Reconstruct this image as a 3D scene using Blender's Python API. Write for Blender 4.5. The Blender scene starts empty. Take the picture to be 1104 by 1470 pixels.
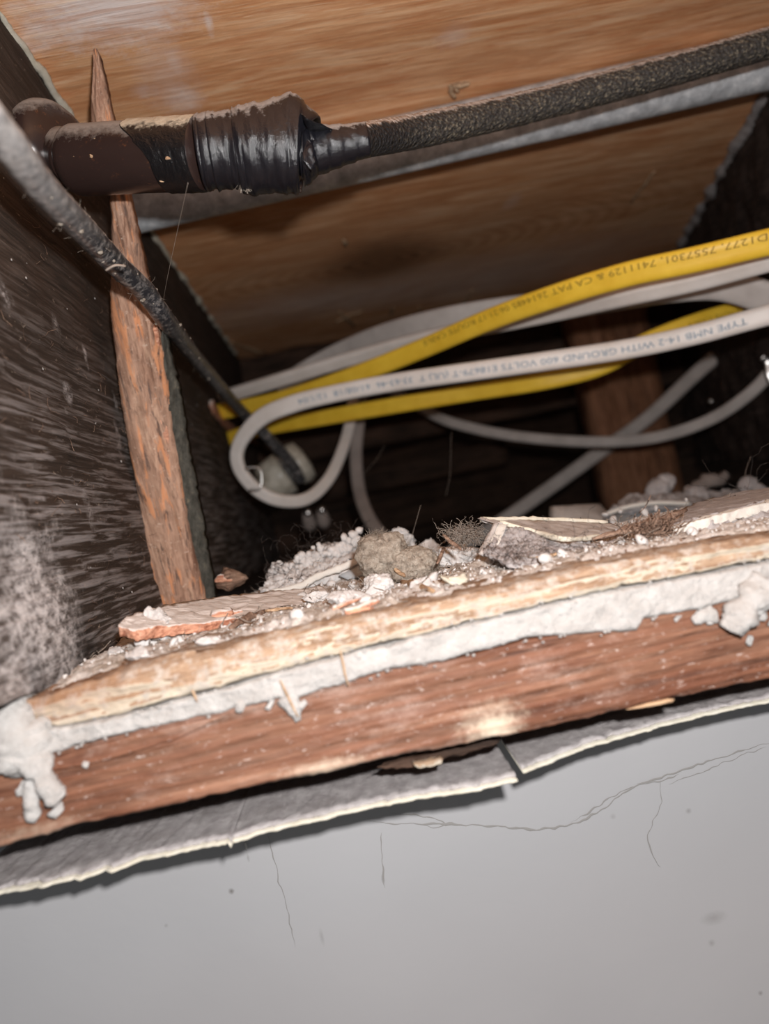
import bpy, bmesh, math, random
from mathutils import Vector, Matrix, noise
random.seed(7)
SC = bpy.context.scene
COL = SC.collection

# ---------------------------------------------------------------- camera
FPX, W_PX, H_PX = 1060.0, 1104.0, 1470.0
ROLL = math.radians(12.0)
cr, sr = math.cos(ROLL), math.sin(ROLL)
_Y = Vector((-52.0, 5.0, 1060.0)).normalized()          # world Y in (right, up, forward) of the levelled camera
_X = Vector((0, 1, 0)).cross(_Y).normalized()
_Z = _Y.cross(_X).normalized()
if _Z.y < 0: _Z = -_Z
def cam2world(r, u, f):
    v = Vector((r, u, f))
    return Vector((v.dot(_X), v.dot(_Y), v.dot(_Z)))
def ray(px, py):
    dx, dy = px - W_PX/2, py - H_PX/2
    return cam2world(dx*cr - dy*sr, -(dx*sr + dy*cr), FPX)
def P(px, py, Y=None, X=None, Z=None):                  # the point of a picture ray at a real distance / on a real plane
    d = ray(px, py)
    t = Y/d.y if Y is not None else (X/d.x if X is not None else Z/d.z)
    return d*t
c_r, c_u, c_f = cam2world(cr, -sr, 0), cam2world(sr, cr, 0), cam2world(0, 0, 1)
cam_d = bpy.data.cameras.new('camera')
cam = bpy.data.objects.new('camera', cam_d); COL.objects.link(cam)
m = Matrix.Identity(4)
for i in range(3):
    m[i][0] = c_r[i]; m[i][1] = c_u[i]; m[i][2] = -c_f[i]
cam.matrix_world = m
cam_d.sensor_fit = 'VERTICAL'; cam_d.sensor_height = 36.0; cam_d.sensor_width = 27.0
cam_d.lens = 36.0*FPX/H_PX
cam_d.clip_start = 0.005; cam_d.clip_end = 20
cam_d.dof.use_dof = True; cam_d.dof.focus_distance = 0.208; cam_d.dof.aperture_fstop = 10.0
SC.camera = cam

# ---------------------------------------------------------------- light
world = bpy.data.worlds.new('world'); SC.world = world; world.use_nodes = True
world.node_tree.nodes['Background'].inputs[0].default_value = (0.95, 0.97, 1.0, 1)
world.node_tree.nodes['Background'].inputs[1].default_value = 0.15
fl = bpy.data.lights.new('flash', 'POINT'); fl.energy = 2.8; fl.shadow_soft_size = 0.0035; fl.color = (1.0, 0.975, 0.965)
flo = bpy.data.objects.new('flash', fl); COL.objects.link(flo); flo.location = (0.014, -0.010, 0.018)
vs = SC.view_settings
vs.view_transform = 'Standard'; vs.look = 'None'; vs.gamma = 1; vs.exposure = 0.0; vs.use_curve_mapping = False

# ---------------------------------------------------------------- material kit
class N:
    def __init__(s, name, rough=0.8, spec=0.3):
        s.m = bpy.data.materials.new(name); s.m.use_nodes = True
        s.t = s.m.node_tree; s.n = s.t.nodes; s.b = s.n['Principled BSDF']
        s.b.inputs['Roughness'].default_value = rough; s.b.inputs['Specular IOR Level'].default_value = spec
        s.tc = s.n.new('ShaderNodeTexCoord'); s.geo = s.n.new('ShaderNodeNewGeometry')
        s.pos = s.geo.outputs['Position']
    def lk(s, a, b): s.t.links.new(a, b)
    def put(s, sock, v):
        if hasattr(v, 'is_output') or isinstance(v, bpy.types.NodeSocket): s.lk(v, sock)
        elif isinstance(v, (tuple, list)) and len(v) == 3 and sock.type == 'RGBA': sock.default_value = (*v, 1)
        else: sock.default_value = v
    def map(s, sc=(1, 1, 1), rot=(0, 0, 0), vec=None):
        n = s.n.new('ShaderNodeMapping'); n.inputs['Scale'].default_value = sc; n.inputs['Rotation'].default_value = rot
        s.lk(vec or s.pos, n.inputs['Vector']); return n.outputs[0]
    def noise(s, scale, vec=None, detail=6, rough=0.6, dist=0.0):
        n = s.n.new('ShaderNodeTexNoise'); n.inputs['Scale'].default_value = scale; n.inputs['Detail'].default_value = detail
        n.inputs['Roughness'].default_value = rough; n.inputs['Distortion'].default_value = dist
        s.lk(vec or s.pos, n.inputs['Vector']); return n.outputs['Fac']
    def vor(s, scale, vec=None, feat='F1', out='Distance'):
        n = s.n.new('ShaderNodeTexVoronoi'); n.feature = feat; n.inputs['Scale'].default_value = scale
        s.lk(vec or s.pos, n.inputs['Vector']); return n.outputs[out]
    def wave(s, scale, vec=None, dist=4, detail=4, dscale=1.5, direction='Z', kind='BANDS'):
        n = s.n.new('ShaderNodeTexWave'); n.wave_type = kind
        if kind == 'BANDS': n.bands_direction = direction
        else: n.rings_direction = direction
        n.inputs['Scale'].default_value = scale; n.inputs['Distortion'].default_value = dist
        n.inputs['Detail'].default_value = detail; n.inputs['Detail Scale'].default_value = dscale
        s.lk(vec or s.pos, n.inputs['Vector']); return n.outputs['Fac']
    def ramp(s, f, stops):
        n = s.n.new('ShaderNodeValToRGB'); cr_ = n.color_ramp
        while len(cr_.elements) < len(stops): cr_.elements.new(0.5)
        for e, (p, c) in zip(cr_.elements, stops):
            e.position = p; e.color = (*c, 1) if isinstance(c, tuple) else (c, c, c, 1)
        s.lk(f, n.inputs[0]); return n.outputs[0]
    def mix(s, f, a, b, mode='MIX'):
        n = s.n.new('ShaderNodeMix'); n.data_type = 'RGBA'; n.blend_type = mode
        s.put(n.inputs[0], f); s.put(n.inputs[6], a); s.put(n.inputs[7], b); return n.outputs[2]
    def math(s, op, a, b=0.0, c=0.0):
        n = s.n.new('ShaderNodeMath'); n.operation = op
        s.put(n.inputs[0], a); s.put(n.inputs[1], b)
        if op in ('MULTIPLY_ADD',): s.put(n.inputs[2], c)
        return n.outputs[0]
    def nz(s):
        n = s.n.new('ShaderNodeSeparateXYZ'); s.lk(s.geo.outputs['Normal'], n.inputs[0]); return n.outputs[2]
    def spot(s, c, r, edge=0.5, wob=0.4, wscale=300, stretch=(1, 1, 1)):
        """1 inside a ragged patch about the real point c"""
        a = s.n.new('ShaderNodeVectorMath'); a.operation = 'SUBTRACT'; s.lk(s.pos, a.inputs[0]); a.inputs[1].default_value = c
        b = s.n.new('ShaderNodeVectorMath'); b.operation = 'MULTIPLY'; s.lk(a.outputs[0], b.inputs[0]); b.inputs[1].default_value = stretch
        l = s.n.new('ShaderNodeVectorMath'); l.operation = 'LENGTH'; s.lk(b.outputs[0], l.inputs[0])
        d = s.math('DIVIDE', l.outputs['Value'], r)
        d = s.math('MULTIPLY_ADD', s.noise(wscale, detail=5, rough=0.7), wob*2, s.math('SUBTRACT', d, wob))
        return s.ramp(d, [(max(0, 1-edge)*0.7, 1.0), (0.99, 0.0)])
    def bump(s, h, strength=0.5, dist=0.001):
        n = s.n.new('ShaderNodeBump'); n.inputs['Strength'].default_value = strength; n.inputs['Distance'].default_value = dist
        s.lk(h, n.inputs['Height'])
        if getattr(s, '_nb', None): s.lk(s._nb, n.inputs['Normal'])
        s._nb = n.outputs[0]; s.lk(n.outputs[0], s.b.inputs['Normal'])
    def col(s, c): s.put(s.b.inputs['Base Color'], c); return s
    def rough(s, c): s.put(s.b.inputs['Roughness'], c)

def wood(name, dark, mid, light, axis='X', freq=1.0, fine=1.0, bump=0.5, rough=0.75, specks=None, dust=None, pale=None):
    k = N(name, rough, 0.25)
    long, cross = 18*freq, 260*freq
    sc = {'X': (long, cross, cross), 'Y': (cross, long, cross), 'Z': (cross, cross, long)}[axis]
    v = k.map(sc)
    g = k.noise(1.0, v, 5, 0.62, 0.8)
    v2 = k.map(tuple(q*4*fine for q in sc))
    f = k.noise(1.0, v2, 4, 0.7)
    c = k.ramp(g, [(0.32, dark), (0.5, mid), (0.7, light)])
    c = k.mix(k.ramp(f, [(0.35, 0.75), (0.6, 0.0)]), c, dark, 'MULTIPLY') if True else c
    big = k.noise(25, None, 4, 0.6)
    c = k.mix(k.ramp(big, [(0.4, 0.0), (0.7, 0.45)]), c, light)
    if pale: c = k.mix(k.ramp(k.noise(120, k.map(tuple(q/18 if q < 100 else q/90 for q in sc)), 6, 0.7), [(0.56, 0.0), (0.68, 0.7)]), c, pale)
    if specks: c = k.mix(k.ramp(k.noise(900, k.map((0.4, 1, 1)), 5, 0.75), [(0.59, 0.0), (0.68, 0.8)]), c, specks)
    if dust:
        up = k.ramp(k.math('MULTIPLY_ADD', k.noise(500), 0.8, k.nz()), [(0.75, 0.0), (1.0, 1.0)])
        c = k.mix(up, c, dust)
    k.col(c)
    k.bump(g, bump, 0.0008); k.bump(f, bump, 0.0004)
    return k

# ---------------------------------------------------------------- object kit
def link(name, bm, mat, parent=None, kind=None, smooth=True, base=None):
    me = bpy.data.meshes.new(name)
    if base is not None: bmesh.ops.translate(bm, verts=bm.verts, vec=-Vector(base))
    elif parent is not None and parent.get('_b') is not None: bmesh.ops.translate(bm, verts=bm.verts, vec=-Vector(parent['_b']))
    if smooth:
        for f in bm.faces: f.smooth = True
    bm.to_mesh(me); bm.free()
    me.materials.append(mat.m if isinstance(mat, N) else mat)
    o = bpy.data.objects.new(name, me); COL.objects.link(o)
    if parent is not None:
        o.parent = parent
        if parent.get('_b') is not None: o['_b'] = parent['_b']
    elif base is not None: o.location = base
    if kind: o['kind'] = kind
    return o
def tag(o, label, cat, group=None, kind=None):
    o['label'] = label; o['category'] = cat
    if group: o['group'] = group
    if kind: o['kind'] = kind
    return o
def thing(name, base, label, cat, group=None):
    o = bpy.data.objects.new(name, None); COL.objects.link(o); o.location = base; o['_b'] = tuple(base)
    o.empty_display_size = 0.01
    return tag(o, label, cat, group)
def nz3(p, s, o=0.0): return noise.noise_vector(Vector(p)*s + Vector((o, o*1.7, -o)))
def fr(p, s, o=0.0, octs=5, H=0.8): return noise.fractal(Vector(p)*s + Vector((o, -o, o*0.5)), H, 2.0, octs)
def jitter(bm, amp, s, o=0.0, octs=4):
    bm.normal_update()
    for v in bm.verts: v.co += v.normal*(amp*fr(v.co, s, o, octs))
def catmull(pts, n=12):
    out = []
    q = [pts[0]*2 - pts[1]] + list(pts) + [pts[-1]*2 - pts[-2]]
    for i in range(1, len(q)-2):
        for j in range(n):
            t = j/n; a, b, c, d = q[i-1], q[i], q[i+1], q[i+2]
            out.append(0.5*((2*b) + (c-a)*t + (2*a-5*b+4*c-d)*t*t + (3*b-a-3*c+d)*t**3))
    out.append(q[-2].copy()); return out
def catf(vals, n=12): return [v.x for v in catmull([Vector((x, 0, 0)) for x in vals], n)]
def frames(path, tilt=None, toward=Vector((0, 0, 0))):
    fs = []
    for i, p in enumerate(path):
        T = (path[min(i+1, len(path)-1)] - path[max(i-1, 0)]).normalized()
        Nn = (toward - p); Nn = (Nn - T*Nn.dot(T)).normalized()
        Wd = Nn.cross(T).normalized()
        if tilt:
            a = tilt[i]; Wd, Nn = Wd*math.cos(a) + Nn*math.sin(a), Nn*math.cos(a) - Wd*math.sin(a)
        fs.append((T, Wd, Nn))
    return fs
def sweep(path, w, t, seg=16, power=2.6, tilt=None, rf=None, bm=None, caps=True):
    """tube of half axes w (across) and t (towards the eye); w, t may be lists; rf(i, ang) scales"""
    bm = bm or bmesh.new(); fs = frames(path, tilt); rings = []
    for i, p in enumerate(path):
        T, Wd, Nn = fs[i]; ww = w[i] if isinstance(w, list) else w; tt = t[i] if isinstance(t, list) else t
        ring = []
        for j in range(seg):
            a = 2*math.pi*j/seg; c, s = math.cos(a), math.sin(a)
            e = 2/power
            x = ww*math.copysign(abs(c)**e, c); y = tt*math.copysign(abs(s)**e, s)
            k = rf(i, a, p) if rf else 1.0
            ring.append(bm.verts.new(p + Wd*(x*k) + Nn*(y*k)))
        rings.append(ring)
    for r0, r1 in zip(rings, rings[1:]):
        for j in range(seg): bm.faces.new((r0[j], r0[(j+1) % seg], r1[(j+1) % seg], r1[j]))
    if caps: bm.faces.new(rings[0][::-1]); bm.faces.new(rings[-1])
    bmesh.ops.recalc_face_normals(bm, faces=bm.faces)
    return bm
def box(bm, x0, x1, y0, y1, z0, z1, nx=1, ny=1, nz=1):
    """box with gridded faces"""
    def grid(f, a, b):
        vs_ = [[bm.verts.new(f(i/a, j/b)) for j in range(b+1)] for i in range(a+1)]
        for i in range(a):
            for j in range(b): bm.faces.new((vs_[i][j], vs_[i+1][j], vs_[i+1][j+1], vs_[i][j+1]))
    X = lambda t: x0+(x1-x0)*t; Y = lambda t: y0+(y1-y0)*t; Z = lambda t: z0+(z1-z0)*t
    grid(lambda a, b: (X(a), y0, Z(b)), nx, nz); grid(lambda a, b: (X(a), y1, Z(b)), nx, nz)
    grid(lambda a, b: (x0, Y(a), Z(b)), ny, nz); grid(lambda a, b: (x1, Y(a), Z(b)), ny, nz)
    grid(lambda a, b: (X(a), Y(b), z0), nx, ny); grid(lambda a, b: (X(a), Y(b), z1), nx, ny)
    bmesh.ops.remove_doubles(bm, verts=bm.verts, dist=1e-6)
    bmesh.ops.recalc_face_normals(bm, faces=bm.faces)
    return bm
def blob(c, r, amp=0.3, s=150, sub=3, o=0.0, octs=4, rot=None, bm=None):
    bm2 = bmesh.new(); bmesh.ops.create_icosphere(bm2, subdivisions=sub, radius=1.0)
    R = rot or Matrix.Identity(3); c = Vector(c); mr = min(r)
    for v in bm2.verts:
        d = v.co.normalized(); q = Vector((d.x*r[0], d.y*r[1], d.z*r[2])); q = R @ q
        k = 1 + amp*fr(c + q, s, o, octs)
        v.co = c + q*k
    if bm is None: return bm2
    me = bpy.data.meshes.new('tmp'); bm2.to_mesh(me); bm2.free(); bm.from_mesh(me); bpy.data.meshes.remove(me); return bm
def chunk(c, r, o=0.0, sub=2, rot=None, cuts=5, amp=0.12, s=400):
    """angular broken lump"""
    rnd = random.Random(int(o*1000)+5)
    bm2 = bmesh.new(); bmesh.ops.create_icosphere(bm2, subdivisions=sub, radius=1.0)
    planes = [(Vector((rnd.gauss(0, 1), rnd.gauss(0, 1), rnd.gauss(0, 1))).normalized(), rnd.uniform(0.45, 0.8)) for _ in range(cuts)]
    R = rot or Matrix.Identity(3); c = Vector(c)
    for v in bm2.verts:
        d = v.co.copy()
        for n_, h in planes:
            e = d.dot(n_)
            if e > h: d -= n_*(e-h)
        q = R @ Vector((d.x*r[0], d.y*r[1], d.z*r[2]))
        v.co = c + q*(1 + amp*fr(c+q, s, o))
    return bm2
def slab(top, down, cuts=3, amp=0.0004, s=500, o=0.0):
    """outline (3-D points) given thickness by the vector down; broken edges by noise"""
    bm = bmesh.new(); down = Vector(down)
    vs_ = [bm.verts.new(p) for p in top]
    f = bm.faces.new(vs_)
    r = bmesh.ops.extrude_face_region(bm, geom=[f])
    for v in r['geom']:
        if isinstance(v, bmesh.types.BMVert): v.co += down
    bmesh.ops.triangulate(bm, faces=bm.faces)
    for _ in range(cuts): bmesh.ops.subdivide_edges(bm, edges=[e for e in bm.edges if e.calc_length() > 0.0009], cuts=1, use_grid_fill=True)
    bmesh.ops.triangulate(bm, faces=bm.faces)
    for v in bm.verts:
        n_ = nz3(v.co, s, o); v.co += n_*amp + nz3(v.co, s*3, o)*amp*0.5
    bmesh.ops.recalc_face_normals(bm, faces=bm.faces)
    return bm
def rotm(ax, ay, az): return (Matrix.Rotation(az, 3, 'Z') @ Matrix.Rotation(ay, 3, 'Y') @ Matrix.Rotation(ax, 3, 'X'))
def hair(bm, p, d, L, r=0.00006, curl=0.6, n=7, seed=0):
    rnd = random.Random(seed); pts = [Vector(p)]; d = Vector(d).normalized()
    for i in range(n):
        d = (d + Vector((rnd.gauss(0, 1), rnd.gauss(0, 1), rnd.gauss(0, 1)))*curl*0.35).normalized()
        pts.append(pts[-1] + d*L/n)
    rings = []
    for q in pts:
        rings.append([bm.verts.new(q + Vector((math.cos(a), 0.3*math.sin(a), math.sin(a)))*r) for a in (0, 2.1, 4.2)])
    for a, b in zip(rings, rings[1:]):
        for j in range(3): bm.faces.new((a[j], a[(j+1) % 3], b[(j+1) % 3], b[j]))
def splinter(p0, p1, r, flat=0.5, o=0.0, n=8):
    p0, p1 = Vector(p0), Vector(p1); path = [p0.lerp(p1, i/n) + nz3(p0.lerp(p1, i/n), 300, o)*r*0.9 for i in range(n+1)]
    w = [r*(0.25 + 0.85*math.sin(math.pi*min(1, 0.12 + 0.8*i/n))) for i in range(n+1)]
    return sweep(path, w, [x*flat for x in w], seg=6, power=2.0, rf=lambda i, a, p: 1+0.4*noise.noise(p*900+Vector((a, 0, 0))))

# ---------------------------------------------------------------- materials
M = {}
k = wood('plywood_veneer', (0.640, 0.310, 0.145), (0.840, 0.450, 0.225), (0.95, 0.61, 0.36), 'X', 0.55, 1.0, 0.45, 0.6)
# knot swirl far along the veneer, long pores, chalky dust patches
kc = P(548, 375, Z=0.167)
lv = k.map((1, 2.0, 1))
base_c = k.b.inputs['Base Color'].links[0].from_socket
def vecsub(k, c):
    a = k.n.new('ShaderNodeVectorMath'); a.operation = 'SUBTRACT'; k.lk(k.pos, a.inputs[0]); a.inputs[1].default_value = c; return a.outputs[0]
rings = k.wave(60, k.map((0.42, 1.0, 1.0), vec=vecsub(k, kc)), 2.5, 3, 2.0, 'Z', 'RINGS')
ringc = k.ramp(rings, [(0.15, (0.46, 0.215, 0.10)), (0.5, (0.80, 0.44, 0.22)), (0.9, (0.93, 0.58, 0.33))])
c = k.mix(k.math('MULTIPLY', k.spot(kc, 0.16, 1.0, 0.15, 30, (0.55, 1, 1)), 0.6), base_c, ringc)
c = k.mix(k.math('MULTIPLY', k.spot(kc, 0.036, 0.9, 0.25, 60, (0.5, 1, 1)), 0.8), c, (0.26, 0.115, 0.05))
pores = k.noise(1.0, k.map((90, 2400, 10)), 3, 0.6)
c = k.mix(k.ramp(pores, [(0.58, 0.0), (0.68, 0.8)]), c, (0.97, 0.74, 0.50))
c = k.mix(k.ramp(k.noise(1.0, k.map((60, 1500, 10)), 3, 0.6), [(0.32, 0.6), (0.44, 0.0)]), c, (0.50, 0.22, 0.09))
for (px, py, r, st, a) in ((165, 10, 0.024, (0.7, 1.0, 1), 0.9), (243, 115, 0.022, (1.6, 0.8, 1), 0.45), (205, 132, 0.006, (1, 1, 1), 0.7),
                        (262, 140, 0.010, (1.3, 0.8, 1), 0.5), (650, 52, 0.008, (1, 0.8, 1), 0.35), (100, 30, 0.022, (0.7, 1.3, 1), 0.35), (300, 35, 0.004, (2.5, 0.5, 1), 0.6), (180, 0, .016, (.8, 1, 1), .7), (60, 60, .012, (.8, 1.5, 1), .3), (250, 90, .006, (2, .7, 1), .4), (470, 430, 0.06, (0.4, 1.0, 1), 0.45), (700, 410, 0.05, (0.5, 1.2, 1), 0.3), (735, 290, 0.01, (1.5, .6, 1), 0.35)):
    c = k.mix(k.math('MULTIPLY', k.spot(P(px, py, Z=0.167), r, 0.8, 0.6, 200, st), a), c, (0.97, 0.90, 0.88))
bigv = k.ramp(k.noise(12, None, 3, 0.5), [(0.35, 0.0), (0.65, 0.35)])
c = k.mix(bigv, c, (0.64, 0.30, 0.13), 'MIX')
fig = k.noise(1.0, k.map((14, 95, 10)), 5, 0.55, 1.5)
c = k.mix(k.ramp(fig, [(0.38, 0.45), (0.5, 0.0)]), c, (0.50, 0.20, 0.075))
c = k.mix(k.ramp(fig, [(0.54, 0.0), (0.68, 0.5)]), c, (0.95, 0.66, 0.42))
c = k.mix(k.math('MULTIPLY', k.spot(kc, 0.085, 0.6, 0.25, 45, (0.6, 0.9, 1)), 0.55), c, (0.46, 0.24, 0.13))
c = k.mix(k.math('MULTIPLY', k.spot(kc, 0.040, 0.45, 0.22, 60, (0.8, 0.75, 1)), 0.85), c, k.mix(rings, (0.15, 0.07, 0.032), (0.34, 0.17, 0.085)))
c = k.mix(k.math('MULTIPLY', k.spot(P(740, 385, Z=0.167), 0.07, 0.9, 0.5, 60, (0.4, 1, 1)), 0.4), c, (0.80, 0.68, 0.62))
k.col(c); k.bump(pores, 0.3, 0.0003)
M['ply'] = k

k = N('dark_old_timber', 0.8, 0.25)
v = k.map((680, 30, 680), (math.radians(9), 0, 0))
g = k.noise(1.0, v, 6, 0.62, 0.5)
c = k.ramp(g, [(0.3, (0.015, 0.011, 0.009)), (0.5, (0.052, 0.038, 0.030)), (0.66, (0.105, 0.080, 0.067)), (0.8, (0.20, 0.165, 0.145))])
c = k.mix(k.ramp(k.noise(30, None, 4), [(0.35, 0.0), (0.65, 0.6)]), c, (0.05, 0.030, 0.020), 'MIX')
low = k.n.new('ShaderNodeSeparateXYZ'); k.lk(k.pos, low.inputs[0])
sooty = k.math('MULTIPLY', k.ramp(k.math('MULTIPLY', low.outputs[2], 8.0), [(0.15, 1.0), (0.65, 0.0)]), k.ramp(g, [(0.46, 0.0), (0.62, 0.85)]))
c = k.mix(sooty, c, (0.29, 0.265, 0.26))
c = k.mix(k.ramp(k.noise(650, k.map((1, 0.45, 1)), 5, 0.75), [(0.635, 0.0), (0.70, 0.75)]), c, (0.42, 0.34, 0.27))
stn = k.ramp(k.noise(420, k.map((1, 0.6, 1)), 9, 0.8), [(0.44, 0.05), (0.60, 1.0)])
for (px, py, r, st, a) in ((60, 900, 0.020, (1, 1.3, 0.75), 0.95), (85, 880, 0.012, (1, 1, 0.6), 0.9), (20, 930, 0.016, (1, 1, 1), 0.8), (30, 840, 0.014, (1, 1, 1), 0.6),
                           (100, 565, 0.0028, (1, 1, .8), 1), (122, 510, 0.002, (1, 1.5, .5), .9), (165, 575, .002, (1, 1, .5), .9), (170, 630, .0022, (1, 1, .4), .8), (95, 590, .0012, (1, 1, 1), 1), (5, 420, .004, (1, 1, 1), .8), (80, 465, .003, (1, 1, 1), .6), (125, 740, .003, (1, 1, .4), .6)):
    c = k.mix(k.math('MULTIPLY', k.math('MULTIPLY', k.spot(P(px, py, X=-0.07), r*1.25, 0.9, 0.9, 120, st), a), stn), c, (0.66, 0.62, 0.61))
k.col(c); k.bump(g, 0.9, 0.0012); k.bump(k.noise(900, None, 4), 0.4, 0.0004)
M['joist'] = k

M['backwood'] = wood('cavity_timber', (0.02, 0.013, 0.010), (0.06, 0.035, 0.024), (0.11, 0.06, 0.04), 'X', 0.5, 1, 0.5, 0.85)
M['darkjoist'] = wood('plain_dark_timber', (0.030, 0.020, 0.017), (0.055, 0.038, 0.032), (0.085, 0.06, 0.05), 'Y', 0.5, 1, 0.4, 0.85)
M['post'] = wood('brown_post_timber', (0.153, 0.076, 0.044), (0.289, 0.136, 0.071), (0.408, 0.204, 0.119), 'Z', 0.5, 1, 0.4, 0.85)
k = wood('header_timber', (0.099, 0.038, 0.022), (0.192, 0.087, 0.051), (0.285, 0.155, 0.099), 'X', 0.8, 0.8, 0.55, 0.65, (0.540, 0.450, 0.405))
base_c = k.b.inputs['Base Color'].links[0].from_socket
c = k.mix(k.ramp(k.noise(70, k.map((0.5, 1, 1)), 6, 0.75), [(0.52, 0.0), (0.70, 0.6)]), base_c, (0.422, 0.310, 0.260))
for (px, py, r, st, a) in ((712, 1046, 0.0040, (0.7, 1, 1.1), 1.0), (470, 1108, 0.006, (0.5, 1, 1.9), 0.8), (705, 1040, 0.006, (0.7, 1, 1), 0.6), (60,1200,.006,(.5,1,2),.4)):
    c = k.mix(k.math('MULTIPLY', k.spot(P(px, py, Y=0.15), r, 0.9, 0.75, 500, st), a), c, (0.630, 0.525, 0.405))
ws = k.wave(100, k.map((0.10, 1, 1.0)), 5, 4, 3.0, 'Z')
c = k.mix(k.math('MULTIPLY', ws, 0.35), c, (0.20, 0.075, 0.04))
k.col(c); k.bump(ws, 0.35, 0.0006)
M['header'] = k

k = N('dusty_lath_wood', 0.8, 0.2)
g = k.noise(1.0, k.map((40, 520, 520)), 6, 0.7, 1.0)
sp = k.n.new('ShaderNodeSeparateXYZ'); k.lk(k.geo.outputs['Normal'], sp.inputs[0])
upf = k.math('MULTIPLY_ADD', k.noise(110, k.map((0.5, 1, 1)), 7, 0.8), 1.9, k.math('SUBTRACT', sp.outputs[2], 0.93))
cw = k.ramp(g, [(0.33, (0.140, 0.082, 0.052)), (0.5, (0.300, 0.195, 0.125)), (0.62, (0.430, 0.310, 0.215))])
c = k.mix(k.ramp(upf, [(-0.34, 0.95), (0.02, 0.0)]), cw, (0.544, 0.466, 0.363))
c = k.mix(k.ramp(k.noise(260, None, 7, 0.8), [(0.48, 0.0), (0.60, 0.85)]), c, (0.448, 0.400, 0.352))
c = k.mix(k.math('MULTIPLY', k.spot(P(110, 985, Y=0.155), 0.018, 0.9, 0.3, 200, (0.8, 1, 2.6)), 0.75), c, (0.23, 0.105, 0.05))
k.col(c); k.bump(g, 0.6, 0.0008); k.bump(k.noise(1200), 0.4, 0.0003)
M['lath'] = k

def plasterm(name, c1, c2, bs=1200, bamp=0.0004, stain=None, rough=0.92):
    k = N(name, rough, 0.12)
    c = k.ramp(k.noise(260, None, 7, 0.7), [(0.3, c1), (0.65, c2)])
    if stain: c = k.mix(k.ramp(k.noise(90, None, 6, 0.75), [(0.5, 0.0), (0.66, 0.7)]), c, stain)
    k.col(c); k.bump(k.noise(bs, None, 6, 0.75), 0.7, bamp); return k
M['plaster'] = plasterm('white_plaster', (0.362, 0.341, 0.323), (0.493, 0.477, 0.459))
k = M['plaster']; k.bump(k.vor(420, None, 'F1'), 0.5, 0.0006); k.bump(k.noise(300, None, 5, 0.7), 0.8, 0.0010)
M['chunk'] = plasterm('loose_plaster', (0.476, 0.451, 0.435), (0.656, 0.631, 0.615), 900, 0.0005)
M['plaster_edge'] = plasterm('clean_gypsum', (0.607, 0.574, 0.525), (0.705, 0.681, 0.631), 1800, 0.0002)
M['gypsum'] = plasterm('grey_gypsum', (0.317, 0.288, 0.288), (0.475, 0.446, 0.439), 900, 0.0006, (0.274, 0.245, 0.238))
M['paper'] = plasterm('grey_board_paper', (0.40, 0.36, 0.34), (0.56, 0.52, 0.49), 700, 0.0004, (0.34, 0.29, 0.26))
M['paper_blue'] = plasterm('blue_grey_board_paper', (0.30, 0.32, 0.34), (0.40, 0.42, 0.43), 500, 0.0001)
M['cream'] = plasterm('cream_torn_paper', (0.562, 0.515, 0.406), (0.686, 0.647, 0.554), 1400, 0.0003)
M['bark'] = wood('shredded_bark', (0.11, 0.06, 0.04), (0.27, 0.17, 0.12), (0.40, 0.28, 0.21), 'X', 1.6, 1, 0.8, 0.85)
M['redwood'] = wood('red_splinter_wood', (0.30, 0.12, 0.07), (0.55, 0.27, 0.17), (0.68, 0.40, 0.28), 'X', 1.3, 1, 0.6, 0.8, None, (0.66, 0.60, 0.56))
M['tan'] = wood('tan_splinter_wood', (0.30, 0.18, 0.10), (0.50, 0.33, 0.20), (0.66, 0.48, 0.32), 'X', 1.5, 1, 0.5, 0.8)

k = N('debris_dust', 0.95, 0.1)
n1 = k.noise(75, None, 8, 0.75); n2 = k.noise(700, None, 6, 0.8)
c = k.ramp(n1, [(0.34, (0.38, 0.31, 0.25)), (0.46, (0.52, 0.455, 0.40)), (0.58, (0.68, 0.635, 0.60)), (0.7, (0.80, 0.76, 0.73))])
c = k.mix(k.ramp(n2, [(0.28, 0.6), (0.40, 0.0)]), c, (0.22, 0.16, 0.12))
c = k.mix(k.ramp(n2, [(0.56, 0.0), (0.66, 0.8)]), c, (0.84, 0.80, 0.76))
k.col(c); k.bump(n2, 0.7, 0.0008); k.bump(k.noise(2500, None, 4), 0.6, 0.0003)
M['dust'] = k
k = N('fluffy_lint', 1.0, 0.0)
k.col(k.ramp(k.noise(500, None, 6, 0.8), [(0.32, (0.24, 0.19, 0.15)), (0.5, (0.46, 0.39, 0.32)), (0.68, (0.68, 0.61, 0.52))])); k.bump(k.noise(1800, None, 5, 0.8), 1.0, 0.0008)
M['lint'] = k
k = N('dark_hair', 0.5, 0.4); k.col((0.055, 0.045, 0.04)); M['hair'] = k
k = N('grey_fibre', 0.8, 0.2); k.col((0.30, 0.25, 0.21)); M['fibre'] = k

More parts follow.
